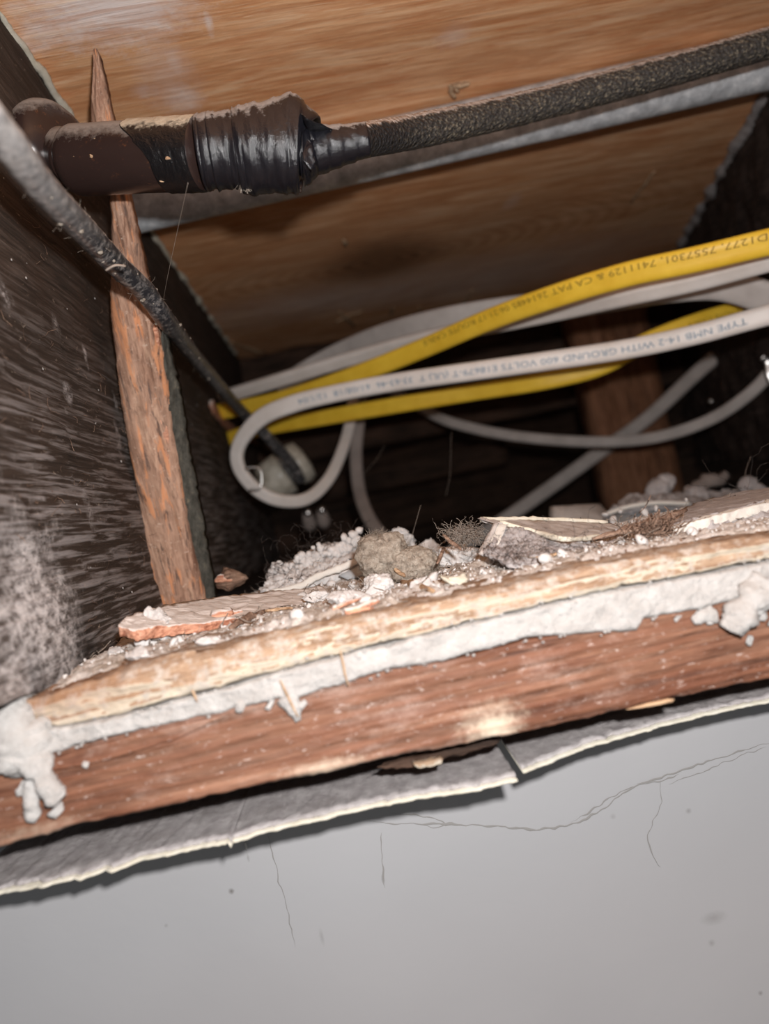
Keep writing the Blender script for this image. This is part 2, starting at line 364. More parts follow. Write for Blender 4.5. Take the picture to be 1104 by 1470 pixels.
k = wood('split_stick_wood', (0.22, 0.125, 0.085), (0.36, 0.215, 0.15), (0.50, 0.33, 0.235), 'Z', 0.8, 1, 0.4, 0.75, (0.60, 0.47, 0.38), (0.55, 0.48, 0.42))
bc = k.b.inputs['Base Color'].links[0].from_socket
c = k.mix(k.ramp(k.noise(1.0, k.map((330, 330, 9)), 4, 0.6), [(0.54, 0.0), (0.62, 0.75)]), bc, (0.60, 0.26, 0.12))
c = k.mix(k.ramp(k.noise(1.0, k.map((500, 500, 22)), 5, 0.7), [(0.36, 0.85), (0.44, 0.0)]), c, (0.09, 0.06, 0.05))
k.col(c); M['stick'] = k
k = N('stick_side_bark', 0.9, 0.1)
k.col(k.ramp(k.noise(500, k.map((1, 1, 0.5)), 6, 0.75), [(0.35, (0.049, 0.049, 0.042)), (0.6, (0.119, 0.115, 0.098)), (0.72, (0.294, 0.245, 0.154))])); k.bump(k.noise(900, None, 5, 0.8), 1.0, 0.0008)
M['stickside'] = k

def dusty(name, base, dustc, rough=0.35, lo=0.55, hi=0.95, spots=None, nscale=260, spec=0.5, bump=0.3, ns=900):
    k = N(name, rough, spec)
    up = k.ramp(k.math('MULTIPLY_ADD', k.noise(nscale, None, 7, 0.75), 0.9, k.math('SUBTRACT', k.nz(), 0.05)), [(lo, 0.0), (hi, 1.0)])
    c = base
    if spots: c = k.mix(k.ramp(k.noise(340, k.map((0.5, 1, 1)), 6, 0.75), [(0.60, 0.0), (0.68, 0.9)]), c, spots)
    c = k.mix(up, c, dustc); k.col(c); k.rough(k.mix(up, (rough,)*3, (0.95,)*3))
    k.bump(k.noise(ns, None, 5, 0.7), bump, 0.0004); k.up = up; return k
M['ceramic'] = dusty('brown_glazed_ceramic', (0.027, 0.016, 0.014), (0.27, 0.235, 0.21), 0.22, 0.62, 1.15, (0.10, 0.04, 0.02), 420, 0.45, 0.12)
M['tape'] = dusty('black_friction_tape', (0.008, 0.008, 0.011), (0.30, 0.275, 0.26), 0.22, 0.80, 1.28, None, 420, 0.6, 0.55, 1000)
M['tar'] = dusty('black_tar', (0.006, 0.006, 0.007), (0.50, 0.44, 0.34), 0.25, 0.78, 0.98, None, 400, 0.6, 0.8, 700)
k = N('woven_cable_braid', 0.65, 0.35)
br = k.vor(1.0, k.map((650, 900, 900), (0.3, 0.5, 0.2)), 'F1')
up = k.ramp(k.math('MULTIPLY_ADD', k.noise(300, None, 6, 0.75), 0.9, k.nz()), [(0.85, 0.0), (1.3, 1.0)])
c = k.mix(k.ramp(k.noise(1000, k.map((0.7, 1, 1), (0, 0.6, 0)), 4, 0.8), [(0.53, 0.0), (0.64, 0.8)]), (0.045, 0.041, 0.038), (0.34, 0.29, 0.21))
xs = k.n.new('ShaderNodeSeparateXYZ'); k.lk(k.pos, xs.inputs[0])
c = k.mix(k.ramp(k.math('MULTIPLY_ADD', xs.outputs[0], 14.0, -0.30), [(0.2, 0.85), (0.55, 0.0)]), c, (0.016, 0.016, 0.019))
c = k.mix(up, c, (0.46, 0.40, 0.36)); k.col(c); k.bump(br, 0.9, 0.0008); M['braid'] = k
k = N('galvanised_steel', 0.5, 0.5); k.b.inputs['Metallic'].default_value = 0.1
zc = k.ramp(k.noise(130, None, 6, 0.75), [(0.3, (0.30, 0.32, 0.34)), (0.52, (0.56, 0.59, 0.62)), (0.68, (0.88, 0.90, 0.92))])
k.col(k.mix(k.ramp(k.noise(420, None, 4, 0.7), [(0.62, 0.0), (0.7, 0.7)]), zc, (0.13, 0.13, 0.14))); k.bump(k.noise(500), 0.2, 0.0003)
M['zinc'] = k
k = N('bright_wire', 0.3, 0.5); k.b.inputs['Metallic'].default_value = 1.0; k.col((0.6, 0.58, 0.56)); M['wire'] = k
M['rubber0'] = dusty('dusty_black_rubber', (0.030, 0.030, 0.034), (0.44, 0.40, 0.37), 0.34, 0.55, 0.95, None, 240, 0.5, 0.12)
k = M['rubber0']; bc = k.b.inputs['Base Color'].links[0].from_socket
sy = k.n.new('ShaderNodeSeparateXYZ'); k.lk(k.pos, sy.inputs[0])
near = k.ramp(k.math('MULTIPLY_ADD', sy.outputs[1], -10.0, 2.2), [(0.35, 0.0), (1.0, 0.65)])  # paler towards the near end: blurred highlight painted into the jacket colour
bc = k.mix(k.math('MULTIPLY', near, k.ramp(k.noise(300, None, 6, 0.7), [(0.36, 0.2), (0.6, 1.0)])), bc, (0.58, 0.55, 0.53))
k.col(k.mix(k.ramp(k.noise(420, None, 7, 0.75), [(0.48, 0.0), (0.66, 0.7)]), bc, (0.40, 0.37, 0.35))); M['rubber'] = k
def jacket(name, c1, c2, rough=0.42):
    k = N(name, rough, 0.4); k.col(k.ramp(k.noise(90, None, 5, 0.6), [(0.3, c1), (0.7, c2)])); k.bump(k.noise(400, None, 3), 0.08, 0.0003); return k
M['yellow'] = jacket('yellow_cable_jacket', (0.80, 0.50, 0.035), (0.92, 0.62, 0.06))
M['white'] = jacket('white_cable_jacket', (0.74, 0.68, 0.63), (0.85, 0.80, 0.76))
M['palegrey'] = jacket('pale_grey_cable_jacket', (0.52, 0.48, 0.455), (0.64, 0.60, 0.57), 0.5)
M['greyc'] = jacket('dusty_grey_cable_jacket', (0.42, 0.38, 0.355), (0.54, 0.49, 0.46), 0.6)
M['brownc'] = jacket('brown_grey_cable_jacket', (0.26, 0.22, 0.20), (0.36, 0.30, 0.27), 0.7)
k = N('olive_ink', 0.6, 0.2); k.col((0.30, 0.19, 0.03)); M['olive_ink'] = k
k = N('blue_ink', 0.6, 0.2); k.col((0.20, 0.29, 0.38)); M['blue_ink'] = k
k = N('cream_porcelain', 0.35, 0.5); k.col(k.ramp(k.noise(120, None, 4), [(0.35, (0.33, 0.30, 0.24)), (0.65, (0.60, 0.56, 0.48))])); M['porcelain'] = k

k = N('grey_wall_paint', 0.5, 0.35)
c = k.ramp(k.noise(6, None, 3), [(0.35, (0.395, 0.391, 0.399)), (0.65, (0.437, 0.433, 0.441))])
c = k.mix(k.ramp(k.noise(60, None, 5, 0.8), [(0.66, 0.0), (0.75, 0.25)]), c, (0.34, 0.33, 0.33))
WY = 0.203
for (px, py, r, st, a) in ((332, 1280, 0.0010, (1, 1, 1), 1), (238, 1330, 0.0008, (1, 1, 1), .6), (550, 1262, 0.0012, (2, 1, .7), .7), (988, 1164, 0.0010, (1, 1, 1), .5),
                           (1025, 1318, 0.0030, (.7, 1, 1.3), .35), (1022, 1354, 0.0012, (1, 1, 1), .4), (1092, 1426, 0.0009, (1, 1, 1), .6), (462, 1345, 0.0015, (2, 1, .5), .3), (880, 1172, .001, (1, 1, 1), .3), (356, 1232, .0009, (2, 1, .6), .5)):
    c = k.mix(k.math('MULTIPLY', k.spot(P(px, py, Y=WY), r, 0.9, 0.25, 900, st), a), c, (0.16, 0.15, 0.14))
k.col(c); k.bump(k.noise(90, None, 3), 0.15, 0.0008); M['wall'] = k
k = N('cobweb_dust', 0.9, 0.1)
k.col((0.27, 0.26, 0.25)); M['web'] = k

# ---------------------------------------------------------------- the setting
# plywood subfloor seen from below, with its ragged crust where it meets the timber
bm = bmesh.new(); box(bm, -0.16, 0.62, -0.12, 1.04, 0.167, 0.183, 60, 100, 1)
for v in bm.verts:
    if v.co.z < 0.170: v.co.z += 0.0008*fr(v.co, 14) + 0.0002*fr(v.co, 120)
ceil_o = link('ceiling', bm, M['ply'], kind='structure')
ceil_o['label'] = 'knotty brown plywood subfloor seen from below with chalky dust stains'
# loose veneer splinters hanging from the plywood
for (a, b, r) in (((645, 122), (652, 142), .0007), ((648, 125), (675, 120), .0006), ((655, 122), (658, 134), .0005), ((395, 262), (420, 258), .0004), ((487, 448), (510, 470), .0010), ((480, 462), (520, 446), .0008), ((330, 490), (382, 508), .0012),
                  ((645, 460), (680, 415), .0010), ((498, 352), (492, 345), .0010), ((940, 245), (905, 292) , .0006), ((600, 440), (612, 475), .001), ((560, 452), (566, 440), .001)):
    p0, p1 = P(*a, Z=0.166), P(*b, Z=0.1645)
    link('splinter', splinter(p0, p1, r*1.5, 0.4, a[0]), M['tan'], ceil_o)

# left joist
bm = bmesh.new(); box(bm, -0.112, -0.070, -0.10, 0.70, -0.0205, 0.1660, 2, 260, 70)
for v in bm.verts:
    if v.co.x > -0.08:
        p = v.co
        v.co.x += 0.0012*fr((p.x, p.y*0.25, p.z), 60, 3) + 0.0005*fr((p.x, p.y*0.2, p.z), 260, 9)
    if v.co.z < -0.015:
        v.co.z = -0.0205 - 0.0030*min(1, max(0, (v.co.y-0.13)/0.05)) + 0.0010*fr(v.co, 90, 2)
joist_l = tag(link('floor_joist', bm, M['joist']), 'old dark sooty wooden joist with white plaster smear, carrying the ceramic insulator', 'joist')
# fibres and loose bits stuck on its face
bm = bmesh.new(); rnd = random.Random(4)
for i in range(420):
    y = rnd.uniform(0.15, 0.5); z = rnd.uniform(-0.015, 0.15) if rnd.random() < .6 else rnd.uniform(0.0, 0.07)
    hair(bm, (-0.0688, y, z), (0.25, rnd.gauss(0, 1), rnd.gauss(0, 1)), rnd.uniform(0.001, 0.005), rnd.uniform(0.00003, 0.00007), 1.2, 4, i)
link('wood_fibre', bm, M['bark'], joist_l, 'stuff')
bm = bmesh.new()
for i in range(90):
    y = rnd.uniform(0.14, 0.45); z = rnd.uniform(-0.015, 0.13); r = rnd.uniform(0.00012, 0.0005)
    blob((-0.0686, y, z), (r*.5, r, r), 0.4, 900, 1, i, bm=bm)
link('plaster_speck', bm, M['plaster'], joist_l, 'stuff')
# pale glue crust where joist meets plywood
bm = bmesh.new()
pts = []
n = 260
path = [Vector((-0.0690 + 0.0012*noise.noise(Vector((i*0.15, 0, 0))), 0.21 + 0.46*i/n, 0.1648 + 0.0006*noise.noise(Vector((i*0.2, 5, 0))))) for i in range(n+1)]
rr = [max(0.0003, 0.0013 + 0.0024*noise.noise(Vector((i*0.11, 9, 2)))) for i in range(n+1)]
sweep(path, rr, [x*.8 for x in rr], 7, 2, bm=bm); jitter(bm, 0.0004, 600)
link('glue_crust', bm, M['cream'], joist_l)

# right joist, skewed away
bm = bmesh.new(); box(bm, 0, 0.04, 0, 0.60, -0.022, 0.1658, 2, 160, 50)
a0 = P(1104, 130, Z=0.165); a1 = P(985, 340, Z=0.165); dr = (a1-a0); dr.z = 0; dr.normalize(); side = Vector((dr.y, -dr.x, 0))
for v in bm.verts:
    p = v.co.copy()
    wob = (0.004*fr((0, p.y, p.z), 40, 1) + 0.0010*fr((0, p.y, p.z), 200, 1)) if p.x < 0.02 else 0
    q = Vector((a0.x, a0.y, 0)) + dr*(p.y-0.22) + side*(p.x + wob); v.co = Vector((q.x, q.y, p.z))
joist_r = tag(link('floor_joist', bm, M['darkjoist']), 'dark brown joist receding behind the yellow cable, with a small metal clip on it', 'joist')
bm = bmesh.new()
path = []
for i in range(161):
    q = Vector((a0.x, a0.y, 0)) + dr*(-0.1 + 0.36*i/160) - side*(0.0015 + 0.003*noise.noise(Vector((i*0.09, 1, 1))))
    path.append(Vector((q.x, q.y, 0.1643)))
rr = [max(0.0008, 0.003 + 0.004*noise.noise(Vector((i*0.12, 4, 2)))) for i in range(161)]
sweep(path, rr, [x*.6 for x in rr], 7, 2, bm=bm); jitter(bm, 0.0009, 300)
link('glue_crust', bm, M['gypsum'], joist_r)

# far header closing the bay, post, blocking
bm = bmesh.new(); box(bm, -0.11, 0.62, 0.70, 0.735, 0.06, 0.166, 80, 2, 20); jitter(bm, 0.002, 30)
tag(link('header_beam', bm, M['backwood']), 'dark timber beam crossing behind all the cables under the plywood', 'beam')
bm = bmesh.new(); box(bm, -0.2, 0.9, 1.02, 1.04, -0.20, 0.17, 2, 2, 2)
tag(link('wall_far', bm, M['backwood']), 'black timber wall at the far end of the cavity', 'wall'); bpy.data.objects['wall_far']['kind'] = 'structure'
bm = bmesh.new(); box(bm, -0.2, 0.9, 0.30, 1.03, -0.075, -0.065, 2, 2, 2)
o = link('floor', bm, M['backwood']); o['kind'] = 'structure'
pl, pr = P(838, 540, Y=0.64), P(960, 600, Y=0.64)
bm = bmesh.new(); box(bm, pl.x, pr.x, 0.64, 0.67, -0.065, 0.165, 6, 2, 30); jitter(bm, 0.0015, 60)
tag(link('timber_post', bm, M['post']), 'reddish brown upright board standing in the dark behind the drooping grey cable', 'post')
for i, (x0, x1, y, z0, z1, lab) in enumerate(((-0.1, 0.18, 0.78, 0.02, 0.045, 'upper faint brown board lying in the dark depth of the cavity'), (-0.1, 0.22, 0.90, -0.03, 0.0, 'lower faint brown board at the back of the black cavity'))):
    bm = bmesh.new(); box(bm, x0, x1, y, y+0.02, z0, z1, 30, 2, 4); jitter(bm, 0.001, 50)
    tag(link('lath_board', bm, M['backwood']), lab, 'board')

# grey painted wall below
bm = bmesh.new(); box(bm, -0.35, 0.40, WY, WY+0.012, -0.45, -0.0660, 60, 1, 40)
for v in bm.verts:
    if v.co.y < WY+0.005: v.co.y += 0.0006*fr(v.co, 12)
wall = link('wall_front', bm, M['wall'], kind='structure'); wall['label'] = 'smooth grey painted wall with faint cracks'

bm = bmesh.new(); box(bm, -0.12, 0.30, 0.2155, 0.30, -0.20, -0.0325, 40, 6, 10)  # added block: keeps the gap black and stops light leaking through
tag(link('gap_light_block', bm, M['backwood']), 'dark timber block added behind the reddish brown board to keep the gap black', 'timber')

# header board (brown) and the layers above it, from measured edges
def interp(pts, x):
    if x <= pts[0][0]: a, b = pts[0], pts[1]
    elif x >= pts[-1][0]: a, b = pts[-2], pts[-1]
    else:
        for a, b in zip(pts, pts[1:]):
            if a[0] <= x <= b[0]: break
    t = (x-a[0])/(b[0]-a[0]); return a[1] + (b[1]-a[1])*t
def edge(pxs, Y): return [(p.x, p.z) for p in (P(x, y, Y=Y) for x, y in pxs)]
def layer(top, bot, Y, depth, nx, nfront, ntop, x0, x1, rtop=0.0012, fro=0.0005, fs=200, erough=0.0006, grain=None, sag=0.0, o=0.0):
    te, be = edge(top, Y), edge(bot, Y); bm = bmesh.new(); rows = []
    for i in range(nx+1):
        x = x0 + (x1-x0)*i/nx
        zt = interp(te, x) + erough*fr((x, 0, 1), 160, o) ; zb = interp(be, x) + erough*fr((x, 2, 5), 190, o)
        sec = [(Y+depth, zb), (Y+depth*0.4, zb), (Y+0.003, zb)]
        for j in range(nfront+1):
            t = j/nfront; z = zb + (zt-zb)*t; r = 0.0
            e = (zt - z)
            if e < rtop: r = rtop - math.sqrt(max(0, rtop*rtop - (rtop-e)**2))
            e = z - zb
            if e < 0.0005: r = max(r, 0.0005-e)
            sec.append((Y + r, z))
        for j in range(1, ntop+1): sec.append((Y + rtop + (depth-rtop)*(j/ntop)**1.3, zt - sag*(j/ntop)))
        row = []
        for (yy, zz) in sec:
            p = Vector((x, yy, zz)); d = fro*fr((x*0.5, yy, zz), fs, o) + (grain*fr((x*0.06, yy, zz), 700, o+3) if grain else 0)
            if yy < Y+depth-1e-5: p.y += d*1.0; p.z += d*0.6 if yy > Y+rtop*1.1 else 0
            row.append(bm.verts.new(p))
        rows.append(row)
    for a, b in zip(rows, rows[1:]):
        for j in range(len(a)-1): bm.faces.new((a[j], b[j], b[j+1], a[j+1]))
        bm.faces.new((a[0], a[-1], b[-1], b[0]))
    bm.faces.new(rows[0][::-1]); bm.faces.new(rows[-1])
    bmesh.ops.recalc_face_normals(bm, faces=bm.faces); return bm
brown_top = [(-60, 1130), (60, 1085), (140, 1063), (230, 1040), (330, 1012), (430, 992), (552, 962), (640, 950), (760, 918), (860, 900), (915, 898), (918, 890), (985, 872), (1104, 838)]
brown_bot = [(-60, 1238), (0, 1217), (100, 1188), (200, 1168), (300, 1143), (400, 1122), (470, 1110), (560, 1087), (650, 1072), (770, 1047), (880, 1022), (960, 1003), (1104, 975), (1180, 958)]
wt = [(-60, 1022), (0, 1010), (30, 1000), (50, 1045), (100, 1042), (180, 1025), (260, 1003), (330, 985), (430, 955), (552, 925), (700, 888), (850, 852), (1000, 825), (1104, 805)]
wb = [(-60, 1130), (0, 1108), (60, 1090), (75, 1082), (130, 1065), (215, 1045), (330, 1020), (400, 1003), (430, 1001), (552, 963), (640, 948), (760, 915), (860, 908), (915, 905), (925, 888), (1010, 873), (1104, 850)]
lt = [(25, 1008), (100, 985), (180, 962), (260, 942), (330, 928), (430, 903), (552, 877), (700, 848), (850, 812), (1000, 785), (1104, 768)]
lb = [(25, 1043), (60, 1047), (100, 1044), (180, 1026), (260, 1004), (330, 986), (430, 956), (552, 926), (700, 889), (850, 853), (1000, 826), (1104, 806)]
YF = 0.150
header = tag(link('header_board', layer(brown_top, brown_bot, YF, 0.030, 560, 44, 3, -0.115, 0.135, 0.0006, 0.0004, 120, 0.0004, 0.00035), M['header']),
    'reddish brown rough-sawn board across the opening below the white plaster', 'board')
wtx = [(x, y+2.8) for x, y in wt]
plast = tag(link('plaster_layer', layer(wtx, wb, YF-0.0014, 0.028, 640, 14, 3, -0.115, 0.135, 0.0006, 0.00035, 300, 0.00035, None, 0, 4), M['plaster']),
    'white crumbly plaster layer squeezed between brown board and pale lath', 'plaster')
lb2 = [(x, y-3.8) for x, y in lb]
lath = tag(link('lath_strip', layer(lt, lb2, YF-0.0008, 0.040, 640, 18, 30, P(32, 1020, Y=YF).x, 0.135, 0.0022, 0.0010, 150, 0.0005, 0.0006, 0.0004, 7), M['lath']),
    'pale worn wooden lath strip lying on the white plaster, dusty on top', 'lath')
# crack line: dark split in the brown board near its left end
bm = bmesh.new()
path = catmull([P(72, 1111, Y=YF-0.0003), P(130, 1099, Y=YF-0.0003), P(175, 1090, Y=YF-0.0003), P(208, 1077, Y=YF-0.0003), P(238, 1068, Y=YF-0.0003)], 12)
# (built as a raised sliver of wood whose lower side opens a real gap)
pt = [P(x, y, Y=YF-0.0012) for x, y in ((62, 1092), (130, 1072), (215, 1050), (300, 1032), (330, 1025), (245, 1064), (205, 1076), (170, 1087), (120, 1099), (70, 1108))]
link('split_sliver', slab(pt, (0, 0.0014, 0), 3, 0.0002, 500, 2), M['header'], header)

# plaster keys and drips hanging over the brown board
def drip(pts, w, t=0.6, o=0.0):
    path = catmull([P(x, y, Y=YF-dy) for x, y, dy in pts], 8); ws = catf(w, 8)
    bm = sweep(path, ws, [x*t for x in ws], 12, 2.2, rf=lambda i, a, p: 1+0.28*fr(p, 500, o)); jitter(bm, 0.0005, 420, o, 5); return bm
for d in (
    (((45, 1040, .0012), (70, 1080, .002), (105, 1100, .0025), (130, 1128, .003), (172, 1145, .003)), (.004, .004, .003, .0022, .001)) if 0 else
    (((30, 1045, .001), (48, 1085, .002), (60, 1112, .0028), (78, 1140, .003), (88, 1148, .003)), (.0052, .0042, .0024, .0021, .0012)),
    (((45, 1110, .0012), (44, 1140, .002), (46, 1165, .002), (44, 1180, .002)), (.0010, .0013, .0016, .0009)),
    (((78, 1160, .0018), (86, 1168, .0018)), (.0013, .0012)),
    (((0, 1020, .001), (20, 1050, .0022), (28, 1085, .002), (10, 1108, .0015)), (.0035, .0055, .0048, .0018)),
    (((-10, 1050, .001), (10, 1075, .002), (40, 1095, .002)), (.003, .0042, .0026)),
    (((412, 1000, .0006), (420, 1015, .0012), (428, 1034, .001)), (.0026, .0018, .0005)),
    (((432, 1008, .001), (438, 1014, .001)), (.0012, .0010)),
    (((995, 893, .0008), (1010, 884, .0012), (1028, 885, .001)), (.0008, .0019, .0012)),
    (((1014, 872, .0008), (1016, 886, .0012), (1020, 894, .001)), (.0008, .0011, .0008)),
    (((1098, 838, .002), (1078, 862, .0035), (1062, 885, .004), (1050, 905, .0035)), (.0035, .0033, .0030, .0021)),
    (((1115, 850, .002), (1095, 862, .003), (1085, 880, .003)), (.003, .0026, .0012)),
    (((1072, 918, .0012), (1078, 920, .0012)), (.0009, .0011)),
    (((1092, 880, .0012), (1093, 890, .0012)), (.0010, .0008)),
    (((1104, 893, .001), (1110, 896, .001)), (.0009, .0008)),
    (((340, 1012, .001), (350, 1016, .001)), (.0016, .0010)),
    (((385, 1008, .001), (392, 1012, .001)), (.0016, .0011)),
    (((970, 886, .0008), (974, 890, .0008)), (.0008, .0007)),
    (((120, 1095, .001), (128, 1097, .001)), (.0007, .0008)),
    (((60, 1085, .002), (68, 1095, .002)), (.0014, .0012)),
    (((34, 1120, .0015), (30, 1142, .0012)), (.0007, .0008)),
):
    link('plaster_drip', drip(d[0], list(d[1]), 0.55, d[0][0][0]*0.01), M['plaster'], plast)
# crumbs along the cracks
bm = bmesh.new(); rnd = random.Random(9)
for i in range(200):
    px = rnd.uniform(20, 1104); e = rnd.random()
    y = interp(wt, px)+2 if e < 0.5 else interp(wb, px)
    p = P(px, y + rnd.gauss(0, 4), Y=YF-rnd.uniform(0.0006, 0.0018)); r = rnd.uniform(0.00012, 0.0005)
    blob(p, (r, r*.7, r*.8), 0.5, 900, 1, i, bm=bm)
link('plaster_crumb', bm, M['plaster'], plast, 'stuff')

# torn board remnant: grey top, cream torn lip
lip = [(-70, 1292), (0, 1276), (60, 1266), (105, 1254), (112, 1258), (150, 1243), (158, 1246), (200, 1229), (260, 1216), (325, 1203), (330, 1209), (385, 1186), (450, 1172), (520, 1155), (600, 1140), (680, 1128), (742, 1114), (744, 1103), (752, 1104), (830, 1071), (900, 1050), (960, 1033), (975, 1030), (1035, 1015), (1104, 1001), (1180, 985)]
ZS = -0.0620
def remnant(pxs, lab, o):
    base = P(*pxs[len(pxs)//2], Z=ZS)
    t = thing('board_remnant', base, lab, 'plasterboard', 'torn plasterboard edge on top of the wall')
    fr_pts = []
    for (a, b) in zip(pxs, pxs[1:]):
        steps = max(1, int(abs(b[0]-a[0])/4))
        for s in range(steps):
            q = P(a[0]+(b[0]-a[0])*s/steps, a[1]+(b[1]-a[1])*s/steps, Z=ZS); q += Vector((0, 0.0006*fr(q, 350, o), 0.00015*fr(q, 260, o+5))); fr_pts.append(q)
    fr_pts.append(P(*pxs[-1], Z=ZS))
    n = len(fr_pts)
    def sheet(z_off0, z_off1, pull, name, mat, back=0.208, amp=0.0003):
        bm = bmesh.new(); rows = []
        for i, q in enumerate(fr_pts):
            pu = pull + 0.0012*max(0, fr(q, 500, o+8)) if pull else 0.0
            row = []
            y0 = q.y + pu
            prof = [(back, z_off1), (y0, z_off1), (y0-0.0001, (z_off0+z_off1)/2), (y0, z_off0)] + [(y0+(back-y0)*t_, z_off0) for t_ in (0.05, 0.1, 0.16, 0.22, 0.3, 0.38, 0.46, 0.55, 0.65, 0.8, 1.0)]
            for (yy, zo) in prof:
                p = Vector((q.x, yy, q.z+zo)); p.z += amp*fr(p, 420, o) if abs(zo-z_off0) < 1e-7 else 0; row.append(bm.verts.new(p))
            rows.append(row)
        for a, b in zip(rows, rows[1:]):
            for j in range(len(a)): bm.faces.new((a[j], b[j], b[(j+1) % len(a)], a[(j+1) % len(a)]))
        bm.faces.new(rows[0][::-1]); bm.faces.new(rows[-1]); bmesh.ops.recalc_face_normals(bm, faces=bm.faces)
        return link(name, bm, mat, t)
    sheet(0.0, -0.0008, 0.0012, 'gypsum_top', M['gypsum'], 0.2025, 0.0005)
    sheet(-0.0007, -0.0013, 0.0, 'torn_paper_lip', M['cream'], 0.2025, 0.0002)
    return t
i1, i2 = 10, 17
remnant(lip[:i1+1], 'torn plasterboard edge below the brown board, longest piece left of the first notch', 1)
remnant([(332, 1203)] + lip[i1+1:i2], 'torn plasterboard edge between the two notches with a square broken end', 2)
remnant([(750, 1103)] + lip[i2+2:], 'torn plasterboard edge at the right, starting beyond the square broken end', 3)
# light bit of torn wood hanging in the dark gap
g0 = [P(x, y, Y=0.158) for x, y in ((540, 1103), (570, 1094), (640, 1078), (720, 1058), (715, 1068), (660, 1085), (640, 1088), (600, 1100), (560, 1104))]
tn = tag(link('torn_wood_flap', slab(g0, (0, 0.002, 0), 3, 0.0004, 500, 2), M['backwood']), 'ragged dark wood flap hanging in the gap under the brown board', 'wood scrap')
g0 = [P(x, y, Y=0.1555) for x, y in ((593, 1097), (615, 1092), (636, 1088), (634, 1096), (618, 1101), (598, 1103))]
link('pale_tip', slab(g0, (0, 0.002, 0), 3, 0.0003, 700, 2), M['lath'], tn)
g0 = [P(x, y, Y=0.1495) for x, y in ((930, 1010), (968, 1003), (966, 1008), (935, 1015), (900, 1020))]
link('edge_splinter', slab(g0, (0, 0.002, 0), 2, 0.0002, 700, 2), M['tan'], header)

# ---------------------------------------------------------------- debris bed
heaps = []   # (x, y, height above bed, sx, sy)
def heap(px, py, Y, sx, sy):
    p = P(px, py, Y=Y); heaps.append((p.x, p.y, p.z, sx, sy))
for h in ((400, 838, .262, .010, .012), (440, 818, .262, .009, .010), (490, 800, .262, .010, .010), (540, 800, .255, .010, .012), (600, 800, .262, .010, .012), (650, 792, .262, .010, .012),
          (690, 800, .200, .006, .006), (780, 800, .195, .010, .006), (850, 790, .195, .010, .006),
          (215, 915, .190, .010, .006), (350, 868, .25, .02, .012),  (130, 945, .175, .006, .005)):
    heap(*h)
LT = edge(lt, YF)
def bed(x, y):
    q = max(0.0, min(1.0, (y-0.168)/0.05)); zl = interp(LT, x)
    z = (zl+0.0003)*(1-q) + (-0.0215)*q + 0.0009*fr((x, y, 0), 45, 2, 4)
    t = 0.0
    for (hx, hy, hz, sx, sy) in heaps:
        g = math.exp(-((x-hx)/sx)**2 - ((y-hy)/sy)**2); t = max(t, g*(hz-0.0008+0.0215))
    z += t
    z += 0.0009*fr((x, y, 0), 300, 5, 5) + 0.0006*abs(fr((x, y, 1), 800, 3, 3))
    f = max(0.0, min(1.0, (y - 0.1515 - 0.006*noise.noise(Vector((x*45, 0, 3))) - 0.005*noise.noise(Vector((x*160, 0, 9))))/0.010))
    z -= (1-f)*0.0035
    yb = 0.285 - 0.040*max(0.0, min(1.0, (x+0.02)/0.05))
    if y > yb: z -= (y-yb)*0.9
    return z
bm = bmesh.new(); NX, NY = 520, 230; X0, X1, Y0, Y1 = -0.088, 0.21, 0.154, 0.31
rows = []
for i in range(NX+1):
    x = X0 + (X1-X0)*i/NX
    rows.append([bm.verts.new((x, Y0+(Y1-Y0)*j/NY, bed(x, Y0+(Y1-Y0)*j/NY))) for j in range(NY+1)])
for a, b in zip(rows, rows[1:]):
    for j in range(NY): bm.faces.new((a[j], b[j], b[j+1], a[j+1]))
for loop in ([r[0] for r in rows], [r[-1] for r in rows]):
    lo = [bm.verts.new((v.co.x, v.co.y, -0.031)) for v in loop]
    for i in range(len(loop)-1): bm.faces.new((loop[i], loop[i+1], lo[i+1], lo[i]))
bmesh.ops.recalc_face_normals(bm, faces=bm.faces)
tag(link('debris_bed', bm, M['dust'], kind='stuff'), 'grey white bed of plaster dust and grit on top of the ledge', 'debris')
def onbed(px, py, up=0.0):
    d = ray(px, py); t = 0.14/d.y
    while t*d.y < 0.30:
        p = d*t
        if p.z <= bed(p.x, p.y) + up: return p
        t *= 1.004
    return d*(0.27/d.y)
# grit by the thousand
def grit(name, n_, rlo, rhi, mat, seed, lab, sub=1, y0=0.156, y1=0.275):
    bm = bmesh.new(); rnd = random.Random(seed)
    proto = []
    for q in range(6):
        b2 = bmesh.new(); bmesh.ops.create_icosphere(b2, subdivisions=sub, radius=1)
        proto.append(([v.co*(1+0.45*noise.noise(v.co*1.7+Vector((q*7, 0, 0)))) for v in b2.verts], [[v.index for v in f.verts] for f in b2.faces])); b2.free()
    for i in range(n_):
        x = rnd.uniform(-0.075, 0.15); y = rnd.uniform(y0, y1 if x < -0.01 else 0.245); r = rlo + (rhi-rlo)*rnd.random()**3
        R = rotm(rnd.uniform(0, 6), rnd.uniform(0, 6), rnd.uniform(0, 6)); s = Vector((1, rnd.uniform(.5, 1), rnd.uniform(.4, .9)))*r
        z = bed(x, y) + r*0.25; vv, ff = rnd.choice(proto)
        vs_ = [bm.verts.new(Vector((x, y, z)) + R @ Vector((v.x*s.x, v.y*s.y, v.z*s.z))) for v in vv]
        for f in ff: bm.faces.new([vs_[k_] for k_ in f])
    return tag(link(name, bm, mat, kind='stuff', smooth=False), lab, 'debris')
grit('plaster_grit', 5200, 0.00015, 0.0007, M['chunk'], 3, 'fine white plaster grit scattered over the ledge')
grit('brown_grit', 1600, 0.00015, 0.0006, M['bark'], 5, 'fine brown wood grit scattered over the ledge')
